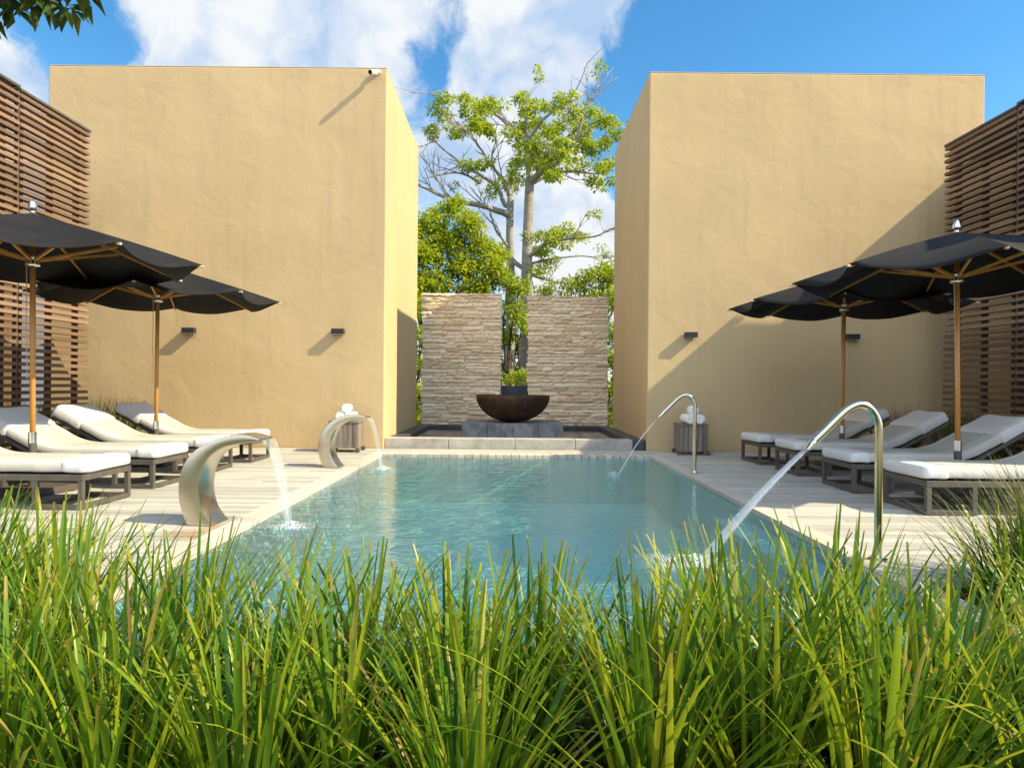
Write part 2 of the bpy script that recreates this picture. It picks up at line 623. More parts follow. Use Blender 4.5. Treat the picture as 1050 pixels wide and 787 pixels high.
def tag(o, label=None, cat=None, group=None, kind=None):
    if label: o['label'] = label
    if cat: o['category'] = cat
    if group: o['group'] = group
    if kind: o['kind'] = kind
    return o


def empty(name, loc=(0, 0, 0), rz=0.0):
    e = bpy.data.objects.new(name, None)
    e.location = loc
    e.rotation_euler = (0, 0, rz)
    e.empty_display_size = .1
    col.objects.link(e)
    return e


def copy_tree(o, parent=None):
    kids = [c for c in bpy.data.objects if c.parent == o]
    c = o.copy()
    col.objects.link(c)
    if parent:
        c.parent = parent
    for k in kids:
        copy_tree(k, c)
    return c


def at(px, py, Y):
    return Vector(((px - 525) * Y / F, Y, EYE + (395 - py + (px - 525) * .0087) * Y / F))


def spline(pts, n=6):
    """Catmull-Rom through the points."""
    pts = [Vector(p) for p in pts]
    out = []
    for i in range(len(pts) - 1):
        p0, p1, p2, p3 = pts[max(i - 1, 0)], pts[i], pts[i + 1], pts[min(i + 2, len(pts) - 1)]
        for k in range(n):
            t = k / n
            out.append(.5 * ((2 * p1) + (p2 - p0) * t + (2 * p0 - 5 * p1 + 4 * p2 - p3) * t * t + (3 * p1 - p0 - 3 * p2 + p3) * t ** 3))
    out.append(pts[-1])
    return out


# ------------------------------------------------------------------ the setting
PX0, PX1, PY0, PY1 = -1.96, 2.10, 2.85, 10.33       # pool
WL = -0.035                                          # water level
GZ = -0.30                                           # bed / ground level
WALL = 11.22                                         # front faces of the two buildings

# ground sheet with a hole for the pool
g = MB()
xs = [-900, PX0 - .2, PX1 + .2, 900]
ys = [-300, PY0 - .16, PY1 + .1, 1500]
for y in ys:
    for x in xs:
        g.v.append((x, y, GZ))
for j in range(3):
    for i in range(3):
        if i == 1 and j == 1:
            continue
        a = j * 4 + i
        g.f.append((a, a + 1, a + 5, a + 4))
tag(g.build('ground', 'ground'), kind='structure')

# soil of the planting bed and strips
s = MB()
def soil_patch(x0, x1, y0, y1, z, step=.12):
    nx, ny = int((x1 - x0) / step) + 1, int((y1 - y0) / step) + 1
    b = len(s.v)
    for j in range(ny + 1):
        for i in range(nx + 1):
            x, y = x0 + (x1 - x0) * i / nx, y0 + (y1 - y0) * j / ny
            s.v.append((x, y, z + .035 * noise.noise(Vector((x * 4, y * 4, 1))) + .02 * noise.noise(Vector((x * 13, y * 13, 5)))))
    for j in range(ny):
        for i in range(nx):
            a = b + j * (nx + 1) + i
            s.f.append((a, a + 1, a + nx + 2, a + nx + 1))
soil_patch(-6.2, 6.2, .4, PY0 - .17, GZ + .06)
soil_patch(-6.2, PX0 - .2, PY0 - .16, 3.70, GZ + .06)
soil_patch(PX1 + .2, 6.2, PY0 - .16, 3.70, GZ + .06)
soil_patch(-6.75, -5.85, 3.75, 11.15, -.02)
soil_patch(5.85, 6.85, 3.75, 11.15, -.02)
tag(s.build('soil', 'soil', smooth=True), kind='structure')

# pool basin
p = MB()
fl = -0.72
t = .14
p.quad_box(PX0 - t, PX1 + t, PY0 - .12, PY1 + .1, fl - .1, fl)                    # floor
p.quad_box(PX0 - t, PX0, PY0, PY1, fl + .001, -.05)
p.quad_box(PX1, PX1 + t, PY0, PY1, fl + .001, -.05)
p.quad_box(PX0 - t, PX1 + t, PY1 + .001, PY1 + .1, fl + .001, -.05)
p.quad_box(PX1 - .30, PX1 - .001, PY0 + .002, 6.15, fl + .002, -.12)        # submerged bench
tag(p.build('pool_basin', 'tile'), kind='structure')
w = MB()
w.quad_box(PX0 - t, PX1 + t, PY0 - .12, PY0 - .001, fl + .003, WL - .004)
tag(w.build('pool_overflow_edge', 'black_stone', bevel=.01), kind='structure')
wt = MB()
nx, ny = 2, 2
wt.v = [(PX0 + .001, PY0 - .05, WL), (PX1 - .001, PY0 - .05, WL), (PX1 - .001, PY1 - .001, WL), (PX0 + .001, PY1 - .001, WL)]
wt.f = [(0, 1, 2, 3)]
tag(wt.build('pool_water', 'pool_water'), kind='structure')

# coping strips along the pool sides and the far end
c = MB()
def coping_run(x0, x1, ya, yb):
    y = ya
    while y < yb - .05:
        ln = min(rng.uniform(1.5, 2.2), yb - y)
        c.quad_box(x0, x1, y, y + ln - .006, -.05, .004 + rng.uniform(0, .003))
        y += ln
coping_run(PX0 - .16, PX0, PY0 - .1, PY1)
coping_run(PX1, PX1 + .16, PY0 - .1, PY1)
x = PX0 - .16
while x < PX1 + .16 - .01:                        # short boards across the far end
    wd = min(.118, PX1 + .16 - x)
    c.quad_box(x, x + wd - .008, PY1 + .003, PY1 + .30, -.05, .004 + rng.uniform(0, .003))
    x += .118
tag(c.build('pool_coping', 'coping', bevel=.004), kind='structure')

# deck boards
d = MB()
def deck_boards(x0, x1, y0, y1, bw=.118):
    y = y0
    while y < y1 - .02:
        w_ = min(bw, y1 - y)
        x = x0
        first = rng.uniform(.4, 2.2)
        while x < x1 - .02:
            ln = min(first, x1 - x)
            if x1 - x - ln < .3:
                ln = x1 - x
            dz = rng.uniform(-.003, .002)
            d.quad_box(x, x + ln - .004, y, y + w_ - .012, -.04 + dz, dz)
            x += ln
            first = rng.uniform(1.4, 2.6)
        y += bw
deck_boards(-5.85, PX0 - .168, 3.75, WALL - .01)
deck_boards(PX1 + .168, 5.85, 3.75, WALL - .01)
deck_boards(PX0 - .16, PX1 + .16, PY1 + .31, WALL + .04)
tag(d.build('deck', 'deck', bevel=.003), kind='structure')
j = MB()                                             # joists / fascia below the boards
for (x0, x1) in ((-5.84, PX0 - .18), (PX1 + .18, 5.84)):
    j.quad_box(x0, x1, 3.76, WALL - .02, GZ - .02, -.046)
j.quad_box(PX0 - .15, PX1 + .15, PY1 + .11, WALL - .02, GZ - .02, -.056)
tag(j.build('deck_substructure', 'post_wood'), kind='structure')

# ------------------------------------------------------------------ buildings
def building(x0, x1, y0, y1, h, label):
    root = empty('building', ((x0 + x1) / 2, (y0 + y1) / 2, 0))
    tag(root, label, 'building')
    cx, cy = root.location.x, root.location.y
    b = MB()
    # walls as fine grids so that the plaster is not perfectly flat
    def face(o, u, v_, lu, lv):
        nu, nv = max(2, int(lu / .25)), max(2, int(lv / .25))
        bs = len(b.v)
        nn = u.cross(v_)
        for jj in range(nv + 1):
            for ii in range(nu + 1):
                q = o + u * (lu * ii / nu) + v_ * (lv * jj / nv)
                k = 0 if ii in (0, nu) or jj in (0, nv) else 1
                amp = .007 * noise.noise(q * .9) + .003 * noise.noise(q * 2.7)
                b.v.append(tuple(q + nn * amp * k))
        for jj in range(nv):
            for ii in range(nu):
                a = bs + jj * (nu + 1) + ii
                b.f.append((a, a + 1, a + nu + 2, a + nu + 1))
    X, Y, Z = Vector((1, 0, 0)), Vector((0, 1, 0)), Vector((0, 0, 1))
    o0 = Vector((x0 - cx, y0 - cy, GZ))
    lx, ly, lz = x1 - x0, y1 - y0, h - GZ
    face(o0, X, Z, lx, lz)
    face(o0 + X * lx, Y, Z, ly, lz)
    face(o0 + X * lx + Y * ly, -X, Z, lx, lz)
    face(o0 + Y * ly, -Y, Z, ly, lz)
    face(o0 + Z * lz, X, Y, lx, ly)
    o = b.build('wall', 'stucco', root, smooth=True)
    bm = bmesh.new(); bm.from_mesh(o.data)
    bmesh.ops.remove_doubles(bm, verts=bm.verts, dist=.001)
    bmesh.ops.recalc_face_normals(bm, faces=bm.faces)
    bm.to_mesh(o.data); bm.free()
    bv = o.modifiers.new('bevel', 'BEVEL'); bv.width = .018; bv.segments = 3; bv.limit_method = 'ANGLE'; bv.angle_limit = R(45)
    bv.harden_normals = True
    q = MB()
    for (a0, a1, b0_, b1_) in ((.004, lx - .004, .004, .2), (.004, lx - .004, ly - .2, ly - .004), (.004, .2, .201, ly - .201), (lx - .2, lx - .004, .201, ly - .201)):
        q.quad_box(x0 - cx + a0, x0 - cx + a1, y0 - cy + b0_, y0 - cy + b1_, h + .002, h + .020)
    q.build('coping', 'cap', root, bevel=.006)
    return root

lb = building(-7.66, -2.10, WALL, 15.0, 6.24, 'tall tan stucco block with a security camera at its top corner')
rb = building(2.22, 7.73, WALL, 15.0, 6.21, 'tall tan stucco block crossed by a large diagonal shadow')
# unseen wall added beside the right block to throw the diagonal shadow
rw = MB().quad_box(7.75 - rb.location.x, 8.05 - rb.location.x, 9.6 - rb.location.y, 12.5 - rb.location.y, GZ, 5.04)
rw.build('shadow_wall', 'stucco', rb)
# pale parapet far behind the left block
pp = MB().quad_box(-10.6, -7.7, 12.6, 15.0, GZ, 6.05)
tag(pp.build('low_annex', 'slab', bevel=.02), 'pale flat roofed annex glimpsed between the screen and the left tan block', 'building')

# slatted screens
def screen(xf, sgn, y_near, y_far, top, label, posts_behind):
    """xf = face towards the pool, sgn = +1 for the right screen (its back is at larger x)."""
    root = empty('slatted_screen', (xf, y_far, 0))
    tag(root, label, 'screen', 'slatted timber screens')
    ya = y_far
    pn = 0
    while ya > y_near + .05:
        yb = max(y_near, ya - 1.5)
        m_ = MB()
        z = .12
        dz = .03 if pn % 2 else 0.0
        while z < top - .03 + dz:
            jx = rng.uniform(-.004, .004)
            x0, x1 = (jx, .085 + jx) if sgn > 0 else (-.085 + jx, jx)
            jy = rng.uniform(-.012, .012)
            m_.quad_box(x0, x1, yb - y_far + .012, ya - y_far - .012 + jy, z, z + .046 + rng.uniform(-.003, .003))
            z += .095
        m_.build('slat_panel', 'slat_wood', root)
        for yy in ((ya - .16), (ya + yb) / 2, (yb + .16)):
            x0, x1 = (.092, .15) if sgn > 0 else (-.15, -.092)
            MB().quad_box(x0, x1, yy - y_far - .035, yy - y_far + .035, GZ, top - .06).build('post', 'post_wood', root)
        x0, x1 = (-.012, .16) if sgn > 0 else (-.16, .012)
        MB().quad_box(x0, x1, yb - y_far + .004, ya - y_far - .004, top + dz - .02, top + dz + .012).build('cap_rail', 'dark_metal', root)
        MB().quad_box(*((.012, .07) if sgn > 0 else (-.07, -.012)), yb - y_far - .0115, yb - y_far + .0115, .1, top - .03).build('joint_strip', 'dark_metal', root)
        ya = yb
        pn += 1
    return root

scr_r = screen(6.57, 1, 5.25, 10.42, 4.76, 'dark slatted timber screen in shade behind the right row of loungers', True)
scr_l = screen(-6.46, -1, 2.6, 10.42, 4.87, 'sunlit reddish brown slatted timber screen behind the left row of loungers', True)
# unseen slab added behind the right screen to shape the step in the shadow
MB().quad_box(.17, 1.1, 5.3 - 10.42, -.02, 4.55, 4.72).build('shadow_step_slab', 'post_wood', scr_r)
# dark service walls behind the screens
sw = MB().quad_box(-8.3, -8.1, 2.6, 11.2, GZ, 4.5)
tag(sw.build('service_wall', 'post_wood'), 'dark wall standing behind the gaps of the sunlit slatted screen', 'wall')
sw = MB().quad_box(7.55, 7.70, 5.3, 10.3, GZ, 4.5)
tag(sw.build('service_wall', 'post_wood'), 'dark wall standing behind the gaps of the shaded slatted screen', 'wall')

# ------------------------------------------------------------------ raised water basin between the buildings
fb = empty('fountain_basin', (0, 13.3, 0))
tag(fb, 'raised grey stone kerbed basin of dark water between the two tan blocks', 'basin')
def rel(o, x0, x1, y0, y1, z0, z1, mb=None):
    q = mb or MB()
    l = o.location
    return q.quad_box(x0 - l.x, x1 - l.x, y0 - l.y, y1 - l.y, z0 - l.z, z1 - l.z)
k = MB()
xa = -2.09
for ln in (1.05, 1.1, 1.0, 1.02):
    rel(fb, xa, min(xa + ln - .006, 2.0), 11.28, 11.60, GZ, .17, k)
    xa += ln
k.build('front_kerb', 'concrete', fb, bevel=.008)
rel(fb, 2.003, 2.20, 11.285, 11.597, GZ, .176).build('corner_block', 'slate', fb, bevel=.006)
for (x0, x1) in ((-2.09, -1.82), (1.93, 2.20)):
    rel(fb, x0, x1, 11.61, 15.1, GZ, .168).build('side_coping', 'slate', fb, bevel=.006)
rel(fb, -2.09, 2.20, 15.11, 15.44, GZ, .168).build('back_coping', 'slate', fb, bevel=.006)
rel(fb, -1.82, 1.93, 11.60, 15.11, GZ, -.1).build('basin_floor', 'black_stone', fb)
q = MB(); q.v = [(-1.82, -1.70, .11), (1.93, -1.70, .11), (1.93, 1.81, .11), (-1.82, 1.81, .11)]; q.f = [(0, 1, 2, 3)]
q.build('water', 'dark_water', fb)

ped = empty('bowl_pedestal', (.01, 12.9, -.1))
tag(ped, 'low streaked grey slate block plinth carrying the rusty bowl', 'plinth')
xa = -.90
for i, ln in enumerate((.46, .46, .45, .44)):
    MB().quad_box(xa, xa + ln - .005, -.75, .75, 0, .475).build('stone_block', 'pedestal', ped, bevel=.006)
    xa += ln

bowl = empty('fountain_bowl', (.02, 12.85, .376))
tag(bowl, 'large rusty iron half sphere bowl standing on a slate plinth', 'bowl')
bw = MB()
Rr, Hh = .70, .50
prof = []
for i in range(15):
    a = i / 14 * R(88)
    prof.append((.06 + (Rr - .06) * math.sin(a) / math.sin(R(88)), Hh * (1 - math.cos(a)) / (1 - math.cos(R(88)))))
inn = [(r - .03 if r > .05 else r, z + .02 if z < Hh - .03 else z) for (r, z) in reversed(prof)]
prof2 = [(.001, 0)] + prof + [(Rr - .03, Hh)] + [(max(.001, r - .03), z + .025) for (r, z) in reversed(prof[:-1])] + [(.001, .025)]
bw.lathe(prof2, 56)
bw.build('bowl_shell', 'rust', bowl, smooth=True)
q = MB().lathe([(.001, .455), (.635, .455)], 40)
q.build('water', 'dark_water', bowl)

# split stone walls
def stone_wall(x0, x1, y0, top, label, seed):
    rr = random.Random(seed)
    th = .30
    m_ = MB()
    z = GZ
    while z < top:
        h = rr.uniform(.06, .105)
        if z + h > top - .03:
            h = top - z + rr.uniform(-.005, .01)
        xx = x0 + rr.uniform(-.03, .02)
        while xx < x1:
            ln = rr.uniform(.2, .62)
            if x1 - (xx + ln) < .12:
                ln = x1 - xx + rr.uniform(-.02, .03)
            pr = rr.uniform(0, .030)
            tilt = rr.uniform(-.02, .02)
            # front split face: a jittered grid, then back verts
            nu, nv = max(3, int(ln / .055)), 3
            b0 = len(m_.v)
            for jj in range(nv + 1):
                for ii in range(nu + 1):
                    u, vv = ii / nu, jj / nv
                    e = (ii in (0, nu)) or (jj in (0, nv))
                    yy = -pr - tilt * (vv - .5) * 2 + rr.uniform(-.009, .009) + (.011 if e else 0)
                    m_.v.append((xx + .003 + (ln - .006) * u + (0 if ii in (0, nu) else rr.uniform(-.008, .008)), y0 + yy,
                                 z + .003 + (h - .006) * vv + (rr.uniform(-.008, .008) if jj in (0, nv) else 0)))
            for jj in range(nv):
                for ii in range(nu):
                    a = b0 + jj * (nu + 1) + ii
                    m_.f.append((a, a + 1, a + nu + 2, a + nu + 1))
            # skirt to the back
            ring = [b0 + i for i in range(nu + 1)] + [b0 + jj * (nu + 1) + nu for jj in range(1, nv + 1)] + \
                   [b0 + nv * (nu + 1) + i for i in reversed(range(nu))] + [b0 + jj * (nu + 1) for jj in reversed(range(1, nv))]
            b1 = len(m_.v)
            for r_ in ring:
                vx, vy, vz = m_.v[r_]
                m_.v.append((vx, y0 + th, vz))
            n_ = len(ring)
            for i in range(n_):
                a, bb = ring[i], ring[(i + 1) % n_]
                m_.f.append((bb, a, b1 + i, b1 + (i + 1) % n_))
            m_.f.append(tuple(b1 + i for i in range(n_)))
            xx += ln
        z += h
    m_.quad_box(x0 + .02, x1 - .02, y0 + .03, y0 + th - .03, GZ, top - .03)      # mortar core
    o = m_.build('stone_wall', 'stone')
    recalc(o)
    tag(o, label, 'wall', 'split stone walls behind the bowl')
    return o

stone_wall(-2.05, -.26, 15.5, 3.13, 'pale rough split stone wall to the left of the rusty bowl', 3)
stone_wall(.35, 2.16, 15.5, 3.09, 'pinkish rough split stone wall to the right of the rusty bowl', 4)

# ------------------------------------------------------------------ wall lamps and camera
def wall_lamp(x, z, label):
    root = empty('wall_lamp', (x, WALL, z))
    tag(root, label, 'lamp', 'wall lamps on the tan blocks')
    MB().quad_box(-.10, .10, -.115, -.012, -.042, .042).build('lamp_housing', 'lamp', root, bevel=.004)
    MB().quad_box(-.055, .055, -.013, .004, -.03, .03).build('back_plate', 'dark_metal', root)
    MB().quad_box(-.085, .085, -.10, -.03, -.046, -.040).build('diffuser', 'white_plastic', root)
    return root
for px, py, lab in ((195, 338.5, 'small dark box lamp on the sunny tan wall behind the far left parasol'),
                    (347, 339.5, 'small dark box lamp on the sunny tan wall above the far waterfall spout'),
                    (707, 343, 'small dark box lamp on the right tan wall at the edge of the diagonal shadow'),
                    (872, 345, 'small dark box lamp on the shaded tan wall beside the far right parasol pole')):
    pnt = at(px, py, WALL)
    wall_lamp(pnt.x, pnt.z, lab)

pc = at(384, 76, WALL)
sc_ = empty('security_camera', (pc.x, WALL, pc.z))
tag(sc_, 'white bullet security camera at the top corner of the left tan block', 'camera')
MB().tube([(0, .004, .03), (0, -.07, .03), (0, -.12, .0)], .018, 10).build('bracket', 'white_plastic', sc_, smooth=True)
MB().lathe([(.001, -.02), (.055, -.018), (.055, .02), (.001, .022)], 18).build('mount', 'white_plastic', sc_, loc=(0, -.02, .03))
cb = MB().tube([(0, 0, 0), (0, -.17, 0)], .043, 16).build('camera_body', 'white_plastic', sc_, smooth=False, bevel=.006)
cb.location = (0, -.075, -.01); cb.rotation_euler = (R(18), 0, R(-25))
ln_ = MB().tube([(0, -.172, 0), (0, -.182, 0)], .033, 16).build('lens', 'lens', cb)

# ------------------------------------------------------------------ parasols
def make_parasol():
    root = empty('parasol')
    tag(root, 'black parasol', 'parasol', 'black parasols over the loungers')
    Rr, apex, rim = 1.48, 2.57, 2.16
    ang = [R(22.5 + 45 * k) for k in range(8)]
    def rib_z(r):
        t_ = r / Rr
        return apex - (apex - rim) * (t_ * .86 + .14 * t_ * t_)
    cn = MB()
    nr, nu = 10, 8
    for k in range(8):
        a0, a1 = ang[k], ang[k] + R(45)
        b0 = len(cn.v)
        for i in range(nr + 1):
            r = .03 + (Rr - .03) * i / nr
            for u in range(nu + 1):
                t_ = u / nu
                p0 = Vector((math.cos(a0), math.sin(a0), 0)) * r
                p1 = Vector((math.cos(a1), math.sin(a1), 0)) * r
                q_ = p0.lerp(p1, t_)
                sag = 4 * t_ * (1 - t_)
                q_ *= 1 - .075 * sag * (r / Rr) ** 2
                z = rib_z(r) - .095 * sag * (r / Rr) ** 1.5 + .008 * noise.noise(Vector((q_.x * 4, q_.y * 4, k)))* (sag > 0)
                cn.v.append((q_.x, q_.y, z))
        for i in range(nr):
            for u in range(nu):
                a = b0 + i * (nu + 1) + u
                cn.f.append((a, a + nu + 1, a + nu + 2, a + 1))
    o = cn.build('canopy', 'canopy', root, smooth=True)
    bm = bmesh.new(); bm.from_mesh(o.data)
    bmesh.ops.remove_doubles(bm, verts=bm.verts, dist=.0005)
    bmesh.ops.recalc_face_normals(bm, faces=bm.faces)
    for e in bm.edges:
        v0, v1 = e.verts
        a_ = math.atan2(v0.co.y, v0.co.x); b_ = math.atan2(v1.co.y, v1.co.x)
        k0 = (math.degrees(a_) - 22.5) / 45
        if abs(k0 - round(k0)) < .02 and abs(math.degrees(a_ - b_)) < 1 and v0.co.xy.length > .05:
            e.smooth = False
    bm.to_mesh(o.data); bm.free()
    sd = o.modifiers.new('solid', 'SOLIDIFY'); sd.thickness = .006; sd.offset = -1
    MB().tube([(0, 0, .06), (0, 0, 2.52)], .024, 16).build('pole', 'pole_wood', root, smooth=True)
    MB().lathe([(.001, .0), (.022, .0), (.024, .02), (.018, .03), (.033, .04), (.038, .06), (.034, .09), (.022, .118), (.008, .135), (.001, .138)], 20).build('finial', 'silver', root, smooth=True, loc=(0, 0, 2.56))
    MB().lathe([(.026, -.05), (.06, -.045), (.062, -.02), (.05, -.01), (.05, .02), (.06, .03), (.055, .05), (.026, .055)], 20).build('hub', 'silver', root, smooth=True, loc=(0, 0, 2.13))
    for a in ang:
        dx, dy = math.cos(a), math.sin(a)
        mb = MB()
        pts = [(dx * r, dy * r, rib_z(r) - .022) for r in (.05, .4, .8, 1.15, Rr - .01)]
        for p0, p1 in zip(pts[:-1], pts[1:]):
            mb.bar(p0, p1, .018, .026)
        rb_ = mb.build('rib', 'pole_wood', root)
        MB().tube([(dx * (Rr - .03), dy * (Rr - .03), rib_z(Rr) - .018), (dx * (Rr + .025), dy * (Rr + .025), rib_z(Rr) - .022)], .011, 8).build('rib_tip', 'rope', rb_)
        MB().bar((dx * .05, dy * .05, 2.14), (dx * .80, dy * .80, rib_z(.80) - .045), .018, .024).build('strut', 'pole_wood', root)
    MB().tube([(-.045, -.02, 2.12), (-.042, -.028, 1.6), (-.03, -.03, 1.05)], .004, 6).build('pull_rope', 'rope', root)
    MB().lathe([(.026, 0), (.036, .0), (.036, .10), (.026, .10)], 16).build('sleeve', 'silver', root, smooth=False, loc=(0, 0, .46))
    MB().lathe([(.026, .0), (.034, .0), (.034, .42), (.026, .42)], 16).build('base_tube', 'dark_metal', root, loc=(0, 0, .05))
    MB().quad_box(-.26, .26, -.26, .26, .004, .06).build('base_plate', 'dark_metal', root, bevel=.006)
    return root

par = make_parasol()
for i, (x, y, dz, rz, lab) in enumerate([
        (-4.52, 6.45, .07, -9, 'black parasol nearest on the left, cut off by the left edge'),
        (-4.56, 8.75, .0, -4, 'black parasol on a reddish pole, farther along the left deck by the sunny wall'),
        (4.32, 6.6, .0, 2, 'black parasol nearest on the right, cut off by the right edge'),
        (4.40, 9.1, .0, -3, 'black parasol farther along the right deck, its tip over the shadow line of the wall')]):
    o = par if i == 0 else copy_tree(par)
    o.location = (x, y, 0)
    o.scale = (1, 1, 1 + dz / 2.7)
    o.rotation_euler = (R(rng.uniform(-.6, .6)), R(rng.uniform(-.6, .6)), R(rz))
    o['label'] = lab

# ------------------------------------------------------------------ sun loungers
LW = .66
def mattress_ring(c, tdir, hw, ht, n=36, pw=.24):
    """Rounded rectangle ring around path point c; tdir = tangent in xz."""
    nrm = Vector((-tdir.z, 0, tdir.x))
    out = []
    for k in range(n):
        a = 2 * math.pi * k / n
        ca, sa = math.cos(a), math.sin(a)
        y = math.copysign(abs(ca) ** pw, ca) * hw
        z = math.copysign(abs(sa) ** pw, sa) * ht
        out.append(c + Vector((0, y, 0)) + nrm * z)
    return out

HINGE, BACK, SEATZ, BANG = 1.13, .78, .30, R(29)
def path_point(s_, lift):
    """Point of the mattress centre line at arc length s_, lift above the platform."""
    if s_ <= HINGE - .22:
        return Vector((s_, 0, SEATZ + lift)), Vector((1, 0, 0))
    if s_ >= HINGE + .22:
        q = s_ - HINGE
        dr = Vector((math.cos(BANG), 0, math.sin(BANG)))
        nr_ = Vector((-dr.z, 0, dr.x))
        return Vector((HINGE, 0, SEATZ)) + dr * q + nr_ * lift, dr
    t_ = (s_ - HINGE + .22) / .44
    a, da = path_point(HINGE - .2201, lift)
    b, db = path_point(HINGE + .2201, lift)
    m_ = Vector((HINGE, 0, SEATZ + lift)) + Vector((-.02, 0, .0))
    p_ = a * (1 - t_) ** 2 + m_ * 2 * t_ * (1 - t_) + b * t_ ** 2
    return p_, da.lerp(db, t_).normalized()

def padded(s0, s1, hw, ht, lift, step=.045, jit=.004, seed=1, round_=.034):
    rings = []
    n_ = int((s1 - s0) / step)
    ss = [s0, s0 + .006, s0 + .018, s0 + .035] + [s0 + .055 + (s1 - s0 - .11) * i / n_ for i in range(n_ + 1)] + [s1 - .035, s1 - .018, s1 - .006, s1]
    for s_ in ss:
        e = min(s_ - s0, s1 - s_)
        k_ = 1.0 if e >= round_ else math.sqrt(max(0, 1 - (1 - e / round_) ** 2))
        c_, td = path_point(s_, lift)
        ring = mattress_ring(c_, td, hw - (1 - k_) * .045, ht * (.35 + .65 * k_))
        ring = [p_ + Vector((noise.noise(p_ * 5 + Vector((seed, 0, 0))), noise.noise(p_ * 5 + Vector((0, seed, 0))), 1.4 * noise.noise(p_ * 7 + Vector((0, 0, seed))))) * jit for p_ in ring]
        rings.append(ring)
    return MB().loft(rings)

def make_lounger():
    root = empty('sun_lounger')
    tag(root, 'sun lounger', 'sun lounger', 'white sun loungers along the pool deck')
    t_ = .042
    hw = LW / 2
    fr = MB()
    zt = SEATZ - .012
    for sy in (-1, 1):                                             # long rails
        fr.quad_box(.0, 1.95, sy * hw - t_ / 2, sy * hw + t_ / 2, zt - .05, zt)
    for x in (t_ / 2, 1.95 - t_ / 2):
        fr.quad_box(x - t_ / 2, x + t_ / 2, -hw + t_ / 2 + .001, hw - t_ / 2 - .001, zt - .049, zt - .001)
    fr.build('frame', 'dark_metal', root, bevel=.003)
    pl = MB()
    x = .07
    while x < HINGE - .04:                                         # platform slats
        pl.quad_box(x, x + .055, -hw + .023, hw - .023, zt - .03, zt - .004)
        x += .075
    pl.build('seat_slats', 'dark_metal', root)
    for x0, x1 in ((.0, .42), (1.50, 1.95)):                       # two open pedestals
        for sy in (-1, 1):
            lg = MB()
            for x in (x0 + t_ / 2 + (.0 if x0 == 0 else .0), x1 - t_ / 2):
                lg.quad_box(x - t_ / 2 + .001, x + t_ / 2 - .001, sy * hw - t_ / 2 + .001, sy * hw + t_ / 2 - .001, .003, zt - .051)
            lg.quad_box(x0 + t_ + .001, x1 - t_ - .001, sy * hw - t_ / 2 + .002, sy * hw + t_ / 2 - .002, .003, .043)
            lg.build('leg', 'dark_metal', root, bevel=.003)
        for x in ((x0 + t_ / 2, x1 - t_ / 2)):
            MB().quad_box(x - t_ / 2 + .002, x + t_ / 2 - .002, -hw + t_ / 2 + .001, hw - t_ / 2 - .001, .004, .042).build('stretcher', 'dark_metal', root, bevel=.003)
    bk = MB()
    dr = Vector((math.cos(BANG), 0, math.sin(BANG)))
    nr_ = Vector((-dr.z, 0, dr.x))
    h0 = Vector((HINGE + .02, 0, SEATZ))
    for y in (-hw + .03, hw - .03):
        bk.bar(h0 + Vector((0, y, 0)) - nr_ * .02, h0 + Vector((0, y, 0)) + dr * (BACK - .03) - nr_ * .02, .035, .035)
    for i in range(9):
        a = h0 + dr * (.06 + i * .082) - nr_ * .012
        bk.bar(a + Vector((0, -hw + .05, 0)), a + Vector((0, hw - .05, 0)), .05, .018, up=tuple(nr_))
    b_ = bk.build('backrest', 'dark_metal', root)
    pr = MB()
    for y in (-hw + .07, hw - .07):
        pr.bar(h0 + dr * .45 - nr_ * .03 + Vector((0, y, 0)), (1.72, y, zt - .02), .025, .025)
    pr.build('prop_strut', 'dark_metal', root)
    padded(.0, HINGE + BACK, hw + .005, .050, .052, seed=2, jit=.004).build('mattress', 'fabric', root, smooth=True)
    padded(.19, HINGE + BACK - .34, hw - .085, .056, .0545, seed=11, jit=.0045).build('top_panel', 'panel', root, smooth=True)
    padded(-.014, .20, hw + .012, .0565, .052, seed=5, jit=.006).build('foot_cover', 'towel', root, smooth=True)
    padded(HINGE + BACK - .36, HINGE + BACK + .02, hw + .017, .066, .054, seed=8, jit=.011).build('head_cover', 'towel', root, smooth=True)
    return root

lg = make_lounger()
spots = [
    (-3.50, 5.93, 180, 'white sun lounger in full sun, nearest on the left deck'),
    (-3.52, 7.08, 180, 'white sun lounger behind the near left parasol pole, second in the left row'),
    (-3.50, 8.24, 180, 'white sun lounger half hidden by the near waterfall spout, third in the left row'),
    (-3.44, 9.38, 180, 'white sun lounger nearest the sunny tan wall, at the foot of the reddish parasol pole'),
    (3.46, 6.02, 0, 'white sun lounger catching the sun, nearest on the right deck beside tall grass'),
    (3.44, 7.22, 0, 'shaded white sun lounger just behind the near right parasol pole'),
    (3.42, 8.52, 0, 'shaded white sun lounger with raised back, third from the camera in the right row'),
    (3.38, 9.68, 0, 'shaded white sun lounger closest to the shaded tan wall, behind the far right parasol pole'),
]
for i, (x, y, rz, lab) in enumerate(spots):
    o = lg if i == 0 else copy_tree(lg)
    o.location = (x, y, .002)
    o.rotation_euler = (0, 0, R(rz + rng.uniform(-1.2, 1.2)))
    o['label'] = lab

